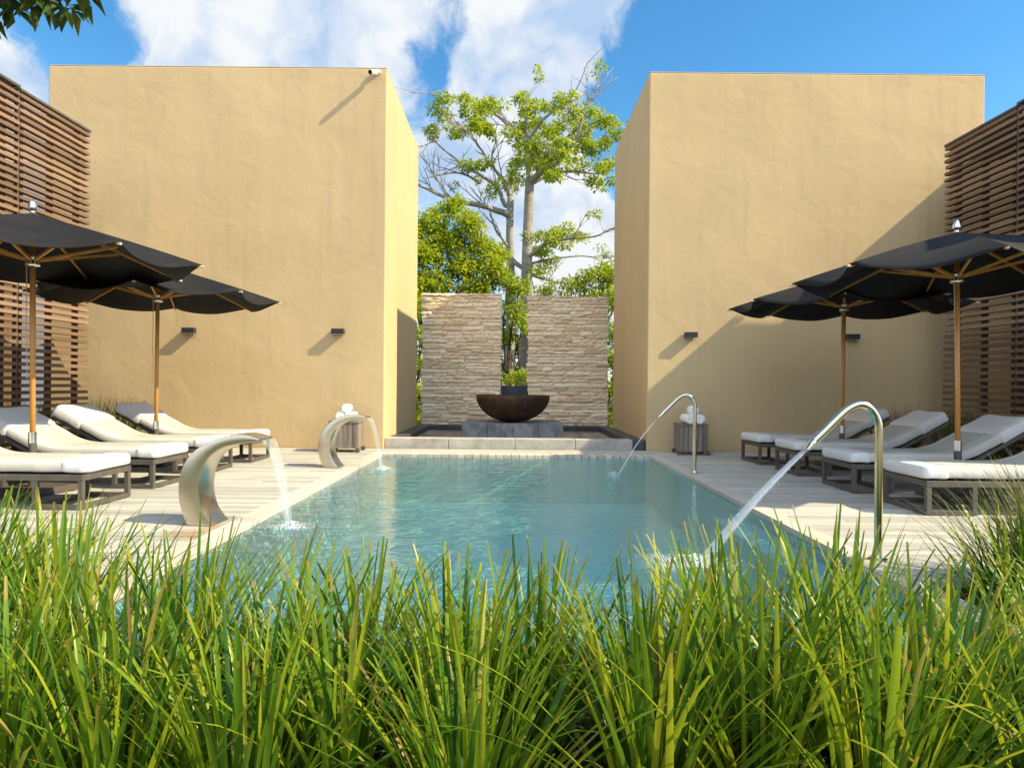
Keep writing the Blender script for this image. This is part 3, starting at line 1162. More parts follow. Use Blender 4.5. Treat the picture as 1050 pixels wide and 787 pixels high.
# ------------------------------------------------------------------ waterfall spouts (left)
def make_spout():
    root = empty('waterfall_spout')
    tag(root, 'waterfall spout', 'fountain spout', 'curved steel waterfall spouts')
    k = 1 / 563.0
    ox, oz = 250, 534
    outer = [(166, 534), (140, 480), (125, 420), (126, 360), (146, 298), (190, 245), (250, 208), (320, 184), (390, 173), (440, 175), (500, 190)]
    inner = [(497, 199), (440, 206), (380, 214), (324, 228), (274, 258), (236, 306), (219, 364), (221, 425), (242, 482), (288, 534)]
    so = spline([((x - ox) * k * .91 + .02, 0, (oz - z) * k * 1.05) for x, z in outer], 5)
    si = spline([((x - ox) * k * .91 + .02, 0, (oz - z) * k * 1.05) for x, z in inner], 5)
    prof = so + si
    n = len(prof)
    hw = .125
    m_ = MB()
    no = len(so); ni = len(si)
    # resample the inner line so that it pairs with the outer line, for clean strip side faces
    def resample(line, cnt):
        ls = [0]
        for a, b in zip(line[:-1], line[1:]):
            ls.append(ls[-1] + (b - a).length)
        out = []
        for i in range(cnt):
            t_ = ls[-1] * i / (cnt - 1)
            j_ = max(jj for jj in range(len(ls)) if ls[jj] <= t_ + 1e-9)
            j_ = min(j_, len(line) - 2)
            u = (t_ - ls[j_]) / max(1e-9, ls[j_ + 1] - ls[j_])
            out.append(line[j_].lerp(line[j_ + 1], u))
        return out
    A = resample(so, 50)
    B = list(reversed(resample(si, 50)))
    for y in (-hw, hw):
        for p_ in A: m_.v.append((p_.x, y, p_.z))
        for p_ in B: m_.v.append((p_.x, y, p_.z))
    for i in range(49):
        m_.f.append((i, i + 1, 50 + i + 1, 50 + i))                       # near side
        m_.f.append((100 + i, 150 + i, 150 + i + 1, 100 + i + 1))         # far side
        m_.f.append((i, 100 + i, 100 + i + 1, i + 1))                     # outer
        m_.f.append((50 + i, 50 + i + 1, 150 + i + 1, 150 + i))           # inner
    m_.f.append((0, 50, 150, 100)); m_.f.append((49, 149, 199, 99))
    o = m_.build('body', 'metal', root, bevel=.004)
    recalc(o)
    for pl_ in o.data.polygons: pl_.use_smooth = True
    es = o.modifiers.new('split', 'EDGE_SPLIT'); es.split_angle = R(35)
    MB().quad_box(.4155, .4205, -hw + .01, hw - .01, .628, .636).build('lip_slot', 'lens', root)
    MB().quad_box(-.08, .075, -hw - .012, hw + .012, .003, .009).build('foot_plate', 'metal', root, bevel=.002)
    return root

sp = make_spout()
SP = [(-2.27, 5.16, 'curved steel waterfall spout nearest the camera, beside the left loungers'),
      (-2.25, 8.72, 'curved steel waterfall spout farther back, in front of the towel crate')]
for i, (x, y, lab) in enumerate(SP):
    o = sp if i == 0 else copy_tree(sp)
    o.location = (x, y, .0)
    o.rotation_euler = (0, 0, R(-2))
    o['label'] = lab

def foam_patch(mb, cx, cy, r, rr, n=170, up=.05, sz=(.002, .006)):
    """Froth: many small blobs, dense in the middle."""
    for i in range(n):
        q = abs(rr.gauss(0, .42)) * r
        a = rr.uniform(0, 6.283)
        s_ = rr.uniform(*sz) * (1.2 - min(1, q / r) * .6)
        z = WL + s_ * .2 + max(0, rr.uniform(-.4, 1)) * up * max(0, 1 - q / r)
        c_ = Vector((cx + q * math.cos(a), cy + q * math.sin(a) * .8, z))
        b0 = len(mb.v)
        mb.v += [tuple(c_ + Vector(v_) * s_) for v_ in ((1.3, 0, 0), (-1.3, 0, 0), (0, 1.3, 0), (0, -1.3, 0), (0, 0, .8), (0, 0, -.8))]
        mb.f += [tuple(b0 + t_ for t_ in f_) for f_ in ((0, 2, 4), (2, 1, 4), (1, 3, 4), (3, 0, 4), (2, 0, 5), (1, 2, 5), (3, 1, 5), (0, 3, 5))]

def foam_disc(mb, cx, cy, r, rr):
    mb.uv = mb.uv or []
    b0 = len(mb.v)
    n = 36
    for ring in range(5):
        for k in range(n):
            a = 2 * math.pi * k / n
            q = r * (ring + .02) / 4 * (1 + (.22 * noise.noise(Vector((math.cos(a) * 2, math.sin(a) * 2, cx * 7))) if ring else 0))
            mb.v.append((cx + q * math.cos(a), cy + q * math.sin(a) * .8, WL + .006 + .012 * max(0, 1 - ring / 3) + .003 * rr.random()))
            mb.uv.append((0, ring / 4))
    for ring in range(4):
        for k in range(n):
            a, b = b0 + ring * n + k, b0 + ring * n + (k + 1) % n
            mb.f.append((a, b, b + n, a + n))

for (x, y, lab) in ((SP[0][0], SP[0][1], 'thin sheet of water falling from the near curved steel spout into the pool'),
                    (SP[1][0], SP[1][1], 'thin sheet of water falling from the far curved steel spout into the pool')):
    rr = random.Random(int(y * 100))
    root = empty('falling_water', (x + .424, y, WL))
    tag(root, lab, 'falling water', 'water falling into the pool')
    sh = MB()
    sh.uv = []
    hw = .115
    nu, nv = 14, 16
    for side in (0, 1):
        for jv in range(nv + 1):
            t_ = jv / nv
            fall = .61 * t_ * t_ * .85 + .61 * .15 * t_
            xx = .17 * t_
            wd = hw * (1 - .55 * t_ ** 1.2)
            for iu in range(nu + 1):
                u = iu / nu * 2 - 1
                th = (.010 + .006 * noise.noise(Vector((u * 5, t_ * 2, side + y)))) * (1 if side else -1)
                sh.v.append((xx + th + .02 * t_ * noise.noise(Vector((u * 4, t_ * 3, y))), u * wd, .668 - fall * (.668 / .61)))
                sh.uv.append((u * .5 + side * 1.7, t_))
    st = (nu + 1) * (nv + 1)
    for jv in range(nv):
        for iu in range(nu):
            a = jv * (nu + 1) + iu
            sh.f.append((a, a + 1, a + nu + 2, a + nu + 1))
            sh.f.append((st + a, st + a + nu + 1, st + a + nu + 2, st + a + 1))
    sh.build('water_sheet', 'sheet_water', root, smooth=True)
    for yy in (-.06, .065):                                     # thicker edge cords
        pts = [(.17 * t_, (yy / .065) * hw * (1 - .55 * t_ ** 1.2), .668 - .668 * (.85 * t_ * t_ + .15 * t_)) for t_ in [i / 12 for i in range(13)]]
        tb = MB().tube(pts, [.004 + .003 * rr.random() for _ in pts], 8)
        tb.uv = [(abs(k - 4) / 4 + yy * 30, i_ / 12) for i_ in range(13) for k in range(8)]
        tb.build('water_strand', 'sheet_water', root, smooth=True)
    fm = MB()
    foam_disc(fm, .19, 0, .24, rr)
    for i, v_ in enumerate(fm.v): fm.v[i] = (v_[0], v_[1], v_[2] - WL)
    fm.build('splash_ring', 'foam', root, smooth=True)
    fm = MB(); foam_patch(fm, .19, 0, .24, rr, 260, .05)
    for i, v_ in enumerate(fm.v): fm.v[i] = (v_[0], v_[1], v_[2] - WL)
    tag(fm.build('splash_froth', 'droplet', root, smooth=True), kind='stuff')

# ------------------------------------------------------------------ pipe jets (right)
def make_pipe():
    root = empty('water_jet_pipe')
    tag(root, 'pipe', 'fountain pipe', 'bent steel jet pipes')
    top = .955
    pts = [(0, 0, 0), (0, 0, .3), (0, 0, .6), (0, 0, .78), (-.012, 0, .865), (-.05, 0, .925), (-.11, 0, .953), (-.17, 0, .935), (-.23, 0, .89), (-.33, 0, .79), (-.40, 0, .722)]
    sp_ = spline(pts, 5)
    MB().tube(sp_, .0235, 18).build('pipe', 'chrome', root, smooth=True)
    # flattened nozzle
    rings = []
    for i in range(6):
        t_ = i / 5
        c_ = Vector((-.395 - .06 * t_, 0, .727 - .058 * t_))
        d_ = Vector((-.72, 0, -.69)).normalized()
        n_ = Vector((-d_.z, 0, d_.x))
        rings.append([c_ + Vector((0, math.cos(2 * math.pi * k / 18) * (.0245 + .014 * t_), 0)) + n_ * math.sin(2 * math.pi * k / 18) * (.0245 - .012 * t_) for k in range(18)])
    MB().loft(rings).build('nozzle', 'chrome', root, smooth=True)
    MB().lathe([(.0236, .0), (.055, .0), (.055, .006), (.03, .012), (.0236, .03)], 24).build('floor_flange', 'chrome', root, loc=(0, 0, .003))
    return root

pj = make_pipe()
PJ = [(2.255, 4.19, 'tall bent steel pipe spraying water, nearest on the right deck', 'broad white jet of water from the near bent pipe splashing behind the grass'),
      (2.235, 8.33, 'bent steel pipe spraying water, farther back beside the towel crate in shade', 'fine white jet of water from the far bent pipe')]
for i, (x, y, lab, jl) in enumerate(PJ):
    o = pj if i == 0 else copy_tree(pj)
    o.location = (x, y, .003)
    o['label'] = lab
    rr = random.Random(90 + i)
    root = empty('water_jet', (x - .455, y, .67))
    tag(root, jl, 'water jet', 'water falling into the pool')
    vx, vz, gg = (4.0, 3.7, 9.81) if i == 0 else (2.35, 2.5, 9.81)
    drop = .67 - WL
    tend = (-vz + math.sqrt(vz * vz + 2 * gg * drop)) / gg
    core = MB()
    core.uv = [(abs(k - 7) / 7 + i * 3, s_ / 7) for s_ in range(15) for k in range(14)]
    rings = []
    for s_ in range(15):
        t_ = s_ / 14 * tend
        c_ = Vector((-vx * t_, 0, -vz * t_ - .5 * gg * t_ * t_))
        q = s_ / 14
        ry, rz_ = ((.030 + .022 * q, .010 + .020 * q) if i == 0 else (.009 + .005 * q, .005 + .004 * q))
        rings.append([c_ + Vector((0, math.cos(2 * math.pi * k / 14) * ry, 0)) * (1 + .25 * noise.noise(Vector((s_ * .6, k, i)))) + Vector((-.65, 0, .75)) * math.sin(2 * math.pi * k / 14) * rz_ for k in range(14)])
    core.loft(rings).build('water_stream', 'jet_water', root, smooth=True)
    dr = MB()
    for k in range(420 if i == 0 else 60):                          # loose droplets round the jet
        t_ = rr.uniform(.15, 1) * tend
        sp_ = .012 + .05 * (t_ / tend)
        c_ = Vector((-vx * t_ * rr.uniform(.93, 1.05), rr.gauss(0, sp_), -vz * t_ - .5 * gg * t_ * t_ + rr.gauss(0, sp_ * .6)))
        if c_.z < -drop + .01: continue
        s_ = rr.uniform(.0008, .0026)
        b0 = len(dr.v)
        dr.v += [tuple(c_ + Vector(v_) * s_) for v_ in ((1, 0, 0), (-1, 0, 0), (0, 1, 0), (0, -1, 0), (0, 0, 1.6), (0, 0, -1.6))]
        dr.f += [tuple(b0 + t2 for t2 in f_) for f_ in ((0, 2, 4), (2, 1, 4), (1, 3, 4), (3, 0, 4), (2, 0, 5), (1, 2, 5), (3, 1, 5), (0, 3, 5))]
    tag(dr.build('water_spray', 'droplet', root, smooth=True), kind='stuff')
    ex = -vx * tend
    fm = MB(); foam_disc(fm, ex - .06, 0, .42 if i == 0 else .13, rr)
    fm.v = [(a, b, c_ - .67) for a, b, c_ in fm.v]
    fm.build('splash_ring', 'foam', root, smooth=True)
    fm = MB(); foam_patch(fm, ex - .05, 0, .42 if i == 0 else .12, rr, 900 if i == 0 else 120, .06)
    fm.v = [(a, b, c_ - .67) for a, b, c_ in fm.v]
    tag(fm.build('splash_froth', 'droplet', root, smooth=True), kind='stuff')

# ------------------------------------------------------------------ towel crates
def make_crate(w):
    root = empty('towel_crate')
    tag(root, 'crate', 'crate', 'towel crates against the tan walls')
    h = .45
    for sx in (-1, 1):
        for sy in (-1, 1):
            MB().quad_box(sx * w / 2 - .03, sx * w / 2 + .03, sy * w / 2 - .03, sy * w / 2 + .03, .003, .06).build('foot', 'dark_metal', root)
    for (a, b, ax) in ((-w / 2, -w / 2 + .02, 'y'), (w / 2 - .02, w / 2, 'y'), (-w / 2, -w / 2 + .02, 'x'), (w / 2 - .02, w / 2, 'x')):
        m_ = MB()
        u = -w / 2 + (.021 if ax == 'x' else 0)
        e = w / 2 - (.021 if ax == 'x' else 0)
        while u < e - .02:
            wd = min(.072, e - u)
            if ax == 'y': m_.quad_box(u, u + wd - .007, a, b, .06, h)
            else: m_.quad_box(a, b, u, u + wd - .007, .06, h)
            u += .072
        m_.build('side_panel', 'crate_wood', root, bevel=.003)
    MB().quad_box(-w / 2 - .012, w / 2 + .012, -w / 2 - .012, w / 2 + .012, h + .001, h + .03).build('lid', 'crate_wood', root, bevel=.004)
    return root

def towel_roll(x, y, z, r, ln, rz, label):
    m_ = MB()
    prof = []
    for i in range(5):
        a = i / 4 * R(90)
        prof.append((r * (.55 + .45 * math.sin(a)), -ln / 2 + .02 * (1 - math.cos(a))))
    prof += [(r * (.55 + .45 * math.sin(i / 4 * R(90))), ln / 2 - .02 * (1 - math.cos(i / 4 * R(90)))) for i in reversed(range(5))]
    m_.lathe([(.001, -ln / 2 + .012)] + prof + [(.001, ln / 2 - .012)], 24)
    for i, v_ in enumerate(m_.v):                                   # lay the roll down, loose end lip
        a = math.atan2(v_[1], v_[0])
        k_ = 1.0 + (.07 if -.2 < a < .9 else 0)
        m_.v[i] = (v_[0] * k_, v_[2], v_[1] * k_)
    o = m_.build('towel_roll', 'towel_roll', smooth=True)
    recalc(o)
    o.location = (x, y, z); o.rotation_euler = (0, 0, R(rz))
    tag(o, label, 'towel', 'rolled white towels on the crates')
    return o

cr = make_crate(.44)
cr.location = (-2.60, 10.75, .002); cr.rotation_euler = (0, 0, R(1)); cr['label'] = 'small pale slatted wooden crate of towels in sun, behind the far waterfall spout'
c2 = copy_tree(cr)
c2.location = (2.83, 10.78, .002); c2.rotation_euler = (0, 0, R(-3)); c2['label'] = 'small slatted wooden crate of towels in the shade behind the far bent pipe'
TZ = .483
towel_roll(-2.66, 10.66, TZ + .07, .07, .36, 3, 'rolled white towel lying lowest on the left on the sunny crate')
towel_roll(-2.51, 10.66, TZ + .07, .07, .36, -4, 'rolled white towel lying lowest on the right on the sunny crate')
towel_roll(-2.58, 10.67, TZ + .192, .07, .36, 6, 'rolled white towel on top of the pile on the sunny crate')
towel_roll(2.75, 10.68, TZ + .075, .075, .38, 2, 'rolled white towel lying lowest on the left on the shaded crate')
towel_roll(2.91, 10.68, TZ + .075, .075, .38, -3, 'rolled white towel lying lowest on the right on the shaded crate')
towel_roll(2.83, 10.69, TZ + .205, .075, .38, -8, 'rolled white towel on top of the pile on the shaded crate')

# ------------------------------------------------------------------ planter, hedge and trees behind the walls
pb = MB()
pb.quad_box(-1.2, 1.3, 16.3, 16.45, GZ, 1.05); pb.quad_box(-1.2, 1.3, 17.5, 17.65, GZ, 1.05)
pb.quad_box(-1.2, -1.05, 16.452, 17.498, GZ, 1.049); pb.quad_box(1.15, 1.3, 16.452, 17.498, GZ, 1.049); pb.quad_box(-1.04, 1.14, 16.46, 17.49, GZ, .95)
tag(pb.build('planter', 'slate', bevel=.01), 'grey stone planter seen in the gap between the split stone walls', 'planter')

def leaf_cluster(mb, c, r, n, ln, wd, rr, flat=.8, rosette=True):
    c = Vector(c)
    for _ in range(n):
        a = rr.uniform(0, 6.283)
        el = math.asin(rr.uniform(-.75, 1))
        d_ = Vector((math.cos(a) * math.cos(el), math.sin(a) * math.cos(el), math.sin(el) * flat))
        q = r * rr.uniform(.12, 1.0) ** .7
        p_ = c + d_ * q
        dd = (d_ + Vector((rr.uniform(-.7, .7), rr.uniform(-.7, .7), rr.uniform(-.6, .35))))
        nm = Vector((rr.uniform(-.5, .5), rr.uniform(-.5, .5), 1))
        mb.leaf(p_, dd, nm, ln * rr.uniform(.6, 1.25), wd * rr.uniform(.7, 1.2))

hd = MB()
rr = random.Random(5)
for _ in range(60):
    leaf_cluster(hd, (rr.uniform(-1.0, 1.1), rr.uniform(16.5, 17.4), rr.uniform(1.05, 1.36)), .16, 26, .09, .045, rr)
tag(hd.build('planter_hedge', 'leaf_bright'), 'low bright green hedge growing in the grey planter between the stone walls', 'hedge')

def twigs(mb, start, dirv, ln, r0, rr, depth=2, droop=0.0, ends=None):
    """A crooked branch with side twigs; collects its ends."""
    p_ = Vector(start); d_ = Vector(dirv).normalized()
    n_ = 5
    pts = [p_.copy()]
    for i in range(n_):
        d_ = (d_ + Vector((rr.uniform(-.28, .28), rr.uniform(-.28, .28), rr.uniform(-.22, .25) - droop))).normalized()
        p_ = p_ + d_ * ln / n_
        pts.append(p_.copy())
    mb.tube(pts, [r0 * (1 - .7 * i / n_) for i in range(n_ + 1)], 5)
    if ends is not None:
        ends.append(pts[-1])
    if depth > 0:
        for k in range(rr.randint(2, 3)):
            i = rr.randint(1, n_ - 1)
            sd = (pts[i + 1] - pts[i]).normalized()
            nd = (sd + Vector((rr.uniform(-.9, .9), rr.uniform(-.9, .9), rr.uniform(-.4, .7)))).normalized()
            twigs(mb, pts[i], nd, ln * rr.uniform(.45, .7), r0 * .55, rr, depth - 1, droop, ends)

def limb(mb, pts, r0, r1, rr, n=5):
    sp_ = spline(pts, n)
    m_ = len(sp_)
    mb.tube([p_ + Vector((rr.uniform(-.02, .02), rr.uniform(-.02, .02), 0)) for p_ in sp_], [r0 + (r1 - r0) * (i / (m_ - 1)) ** .8 for i in range(m_)], 9)
    return sp_

# --- the tall pale tree on two trunks
TY = 20.0
def z7(x, y, dy=0.0):
    """A point of the tall tree at distance TY + dy."""
    return at(400 + x / 3.281, 70 + y / 3.281, TY + dy)
rr = random.Random(21)
tree = empty('tall_tree', (at(539, 300, TY).x, TY, GZ))
tag(tree, 'tall pale barked tree with two trunks and airy bright green crown behind the stone walls', 'tree')
def to_local(mb, root):
    l = root.location
    mb.v = [(a - l.x, b - l.y, c_ - l.z) for a, b, c_ in mb.v]
    return mb
t1, t2, br = MB(), MB(), MB()
ga = Vector((z7(455, 750).x, TY, GZ)); gb = Vector((z7(402, 750, .6).x, TY + .6, GZ))
t1.tube(spline([ga + Vector((0, 0, -.1)), ga + Vector((0, 0, 1.5)), z7(455, 750), z7(459, 550), z7(463, 400), z7(466, 370)], 5),
        [.195 - .08 * i / 25 for i in range(26)], 14)
t2.tube(spline([gb + Vector((0, 0, -.1)), gb + Vector((0, 0, 1.5)), z7(402, 700, .6), z7(398, 560, .6), z7(400, 430, .6)], 5),
        [.165 - .065 * i / 20 for i in range(21)], 12)
to_local(t1, tree).build('trunk', 'bark_grey', tree, smooth=True)
to_local(t2, tree).build('trunk', 'bark_grey', tree, smooth=True)
limbs = [
    ([(466, 375, 0), (458, 300, -.1), (450, 200, .2), (455, 100, .1)], .13, .02),
    ([(466, 380, 0), (520, 335, -.6), (560, 310, -.9), (620, 230, -1.3), (650, 130, -1.5), (695, 55, -1.6)], .12, .015),
    ([(466, 385, 0), (520, 360, .5), (600, 345, 1.0), (690, 352, 1.4), (748, 335, 1.6)], .10, .015),
    ([(464, 370, 0), (445, 240, .5), (400, 200, .9), (330, 140, 1.3), (250, 105, 1.5), (165, 95, 1.7)], .10, .015),
    ([(458, 310, 0), (500, 270, .6), (560, 250, 1.2), (660, 190, 1.6), (760, 225, 1.9)], .08, .015),
    ([(455, 250, 0), (500, 180, -.3), (560, 130, -.6), (620, 100, -.8)], .07, .012),
    ([(398, 500, .6), (385, 488, .5), (300, 460, 0), (200, 440, -.6), (100, 395, -1.0), (40, 370, -1.2)], .13, .02),
    ([(400, 440, .6), (385, 460, .8), (345, 390, .9), (250, 330, 1.2), (160, 260, 1.5), (130, 210, 1.6)], .10, .012),
    ([(400, 430, .6), (370, 370, .4), (335, 320, .2), (350, 240, 0)], .09, .012),
    ([(400, 430, .6), (405, 380, .7), (420, 320, .8), (430, 270, .9)], .09, .02),
    ([(335, 330, .2), (290, 260, -.2), (240, 200, -.4)], .045, .01),
    ([(200, 440, -.6), (160, 380, -.8), (120, 340, -1)], .04, .01),
    ([(300, 385, .7), (220, 350, .2), (110, 370, 0)], .045, .01),
    ([(402, 640, .6), (470, 690, .2), (560, 720, 0)], .09, .03),
    ([(457, 640, 0), (520, 590, -.5), (600, 572, -.8), (680, 565, -1), (745, 535, -1.1)], .07, .012),
    ([(457, 660, 0), (540, 640, .4), (640, 630, .6), (720, 640, .8)], .05, .01),
    ([(402, 610, .6), (350, 540, .3), (330, 470, .2)], .06, .012),
]
ends = []
for pts, r0, r1 in limbs:
    sp_ = limb(br, [z7(*q) for q in pts], r0, r1, rr)
    for k in range(1 + len(pts)):
        i = rr.randint(len(sp_) // 3, len(sp_) - 2)
        sd = (sp_[i + 1] - sp_[i]).normalized()
        nd = (sd * .8 + Vector((rr.uniform(-.9, .9), rr.uniform(-.8, .8), rr.uniform(-.35, .8)))).normalized()
        twigs(br, sp_[i], nd, rr.uniform(.6, 1.3), .022, rr, 1, 0, ends)
to_local(br, tree).build('branches', 'bark_grey', tree, smooth=True)
cl = [(165, 95), (235, 110), (260, 160), (310, 125), (210, 205), (240, 212), (130, 215), (290, 190), (330, 200), (160, 155), (450, 110), (460, 160), (510, 150), (440, 215), (410, 240), (480, 210),
      (520, 220), (560, 130), (580, 170), (620, 200), (660, 140), (690, 180), (725, 178), (640, 240), (700, 235), (750, 225), (580, 250), (620, 270), (540, 290), (590, 310), (650, 325),
      (720, 318), (740, 335), (530, 372), (670, 380), (722, 388), (420, 330), (412, 365), (480, 330), (500, 250), (400, 400), (560, 345), (360, 405), (460, 262), (500, 305), (665, 265), (420, 300),
      (285, 150), (345, 130), (320, 225), (545, 200), (610, 150), (475, 130), (435, 180), (515, 330), (300, 325), (270, 330), (490, 275), (560, 290), (690, 270),
      (490, 555), (505, 600), (560, 550), (600, 545), (625, 572), (530, 655), (500, 682), (485, 620), (545, 575), (575, 585)]
cw = MB()
for (x, y) in cl:
    c_ = z7(x + rr.uniform(-6, 6), y + rr.uniform(-6, 6), rr.uniform(-1.5, 1.5))
    for k in range(3):
        leaf_cluster(cw, c_ + Vector((rr.uniform(-.22, .22), rr.uniform(-.4, .4), rr.uniform(-.10, .10))), rr.uniform(.15, .27), 80, .125, .062, rr, .65)
for e in rr.sample(ends, min(70, len(ends))):
    zx = 525 + e.x * F / e.y
    if zx > 535 or (zx > 450 and rr.random() < .12):
        leaf_cluster(cw, e, rr.uniform(.12, .2), 44, .12, .06, rr, .7)
to_local(cw, tree).build('crown', 'leaf_bright', tree)

def bushy_tree(name, label, cat, base, blobs, mat, bark, seed, ln, wd, per, trunk_r, ntw=10, group=None):
    """Crown blobs: (px, py, Y, radius m)."""
    rr = random.Random(seed)
    root = empty(name, (base[0], base[1], GZ))
    tag(root, label, cat, group)
    tr, cwn = MB(), MB()
    top = max(at(b[0], b[1], b[2]).z for b in blobs)
    mid = Vector((base[0], base[1], GZ))
    fork = mid + Vector((0, 0, (top - GZ) * .35))
    tr.tube(spline([mid + Vector((0, 0, -.1)), mid + Vector((.05, .03, (top - GZ) * .18)), fork], 4), [trunk_r * (1 - .3 * i / 8) for i in range(9)], 9)
    for (px, py, Y, r) in blobs:
        c_ = at(px, py, Y)
        midp = fork.lerp(c_, .5) + Vector((rr.uniform(-.2, .2), rr.uniform(-.2, .2), -.15))
        limb(tr, [fork, midp, c_], trunk_r * .5, .012, rr, 4)
        for k in range(ntw // 3):
            twigs(tr, midp.lerp(c_, rr.uniform(.2, .9)), Vector((rr.uniform(-1, 1), rr.uniform(-1, 1), rr.uniform(-.2, 1))), r * 1.2, .018, rr, 1)
        nsub = max(10, int(per * r * r * 60))
        for k in range(nsub):
            a = rr.uniform(0, 6.283); el = math.asin(rr.uniform(-.8, 1)); q = r * rr.uniform(.2, 1) ** .6
            s_ = c_ + Vector((math.cos(a) * math.cos(el) * q, math.sin(a) * math.cos(el) * q, math.sin(el) * q * .85))
            leaf_cluster(cwn, s_, rr.uniform(.12, .24), 24, ln, wd, rr, .8)
    to_local(tr, root).build('trunk', bark, root, smooth=True)
    to_local(cwn, root).build('crown', mat, root)
    return root

bushy_tree('bushy_tree', 'yellow green bushy tree with reddish brown twigs showing, above the left stone wall', 'tree', (-2.3, 18.2),
           [(440, 228, 18.2, .42), (463, 215, 18.4, .36), (480, 232, 18, .42), (455, 250, 18.2, .55), (490, 255, 18.5, .45), (435, 265, 17.8, .5), (472, 275, 18.2, .5), (500, 275, 18.2, .45), (445, 295, 18, .5), (485, 300, 18.2, .5), (510, 262, 18.8, .3), (418, 240, 18, .5), (425, 290, 17.6, .4)],
           'leaf_yellow', 'bark_brown', 31, .13, .062, 4.2, .12, 14)
bushy_tree('bushy_tree', 'fresh green young tree spilling through the gap between the two stone walls', 'tree', (-.05, 18.4),
           [(520, 288, 18.3, .30), (531, 298, 18.2, .34), (527, 318, 18.1, .33), (533, 336, 18.1, .25), (505, 292, 18.5, .3), (519, 345, 18.4, .18)],
           'leaf_bright', 'bark_brown', 32, .13, .06, 3.0, .07, 8)
bushy_tree('bushy_tree', 'mid green spreading tree showing above the right stone wall', 'tree', (2.2, 19.0),
           [(562, 298, 19, .32), (580, 296, 19, .34), (597, 288, 19.2, .36), (612, 282, 19, .36), (626, 280, 19.3, .40), (640, 285, 19, .45), (620, 300, 19, .45), (600, 305, 19, .4)],
           'leaf_bright', 'bark_brown', 33, .14, .06, 2.2, .11, 8)
bushy_tree('shrub', 'tall leafy shrub in the narrow slot between left block and left stone wall', 'shrub', (-2.55, 17.3),
           [(424, 315, 17.3, .42), (430, 345, 17.2, .36), (424, 375, 17.3, .42), (430, 405, 17.2, .36), (426, 428, 17.2, .35)],
           'leaf_yellow', 'bark_brown', 34, .12, .05, 4, .06, 8)
bushy_tree('shrub', 'tall leafy shrub in the narrow slot between right block and right stone wall', 'shrub', (2.65, 17.3),
           [(630, 310, 17.3, .40), (627, 340, 17.2, .34), (633, 370, 17.3, .40), (628, 400, 17.2, .34), (630, 428, 17.2, .33)],
           'leaf_bright', 'bark_brown', 35, .12, .05, 4, .06, 8)
bushy_tree('shrub', 'dense dark shrub low in the gap behind the grey planter', 'shrub', (0.1, 21.5),
           [(520, 385, 21.5, .6), (535, 360, 21.6, .6), (515, 350, 21.6, .5), (545, 385, 21.5, .6), (528, 325, 22, .6)],
           'leaf_dark', 'bark_brown', 36, .16, .07, 1.6, .08, 6)

tl = MB()
rr = random.Random(91)
for _ in range(420):
    x = rr.uniform(-7, 7)
    leaf_cluster(tl, (x, rr.uniform(25.5, 27.5), rr.uniform(GZ, 3.0 + .6 * noise.noise(Vector((x * .8, 2, 0))))), .5, 22, .24, .11, rr)
tag(tl.build('thicket', 'leaf_dark'), 'far thicket of dark green leaves behind the garden', 'thicket', kind='stuff')

# --- overhanging branch of a tree beyond the left screen
rr = random.Random(77)
ot = empty('broadleaf_tree', (-7.3, 6.6, GZ))
tag(ot, 'tree with large glossy dark leaves reaching over the top left corner', 'tree')
tk, lv = MB(), MB()
b0 = Vector((-7.3, 6.6, GZ))
tk.tube(spline([b0 + Vector((0, 0, -.1)), b0 + Vector((.05, 0, 2.2)), b0 + Vector((.2, -.1, 4.4)), b0 + Vector((.3, -.2, 5.6))], 5), [.14 - .06 * i / 15 for i in range(16)], 10)
tips = []
for (px, py, Y) in ((38, 2, 6.2), (66, 8, 6.1), (80, -8, 6.0), (8, 8, 6.3), (-20, 10, 6.3), (52, -4, 6.2), (-60, -40, 6.3), (-100, -10, 6.5), (20, -30, 6.0), (0, -60, 6.4)):
    e = at(px, py, Y)
    m_ = (b0 + Vector((.25, -.15, 5.0))).lerp(e, .55) + Vector((0, 0, .35))
    limb(tk, [b0 + Vector((.25, -.15, 5.0)), m_, e], .035, .007, rr, 5)
    tips.append((e, (e - m_).normalized()))
    tips.append((m_.lerp(e, .6), (e - m_).normalized()))
for (e, dr) in tips:
    for k in range(13):
        a = rr.uniform(0, 6.283)
        d_ = Vector((math.cos(a) * .8, math.sin(a) * .8, rr.uniform(-.95, .1))) + dr * .35
        lv.leaf(e + Vector((rr.uniform(-.04, .04), rr.uniform(-.04, .04), rr.uniform(-.03, .03))), d_, (rr.uniform(-.3, .3), rr.uniform(-.3, .3), 1), rr.uniform(.17, .27), rr.uniform(.075, .105))
to_local(tk, ot).build('trunk', 'bark_brown', ot, smooth=True)
to_local(lv, ot).build('crown', 'leaf_dark', ot)

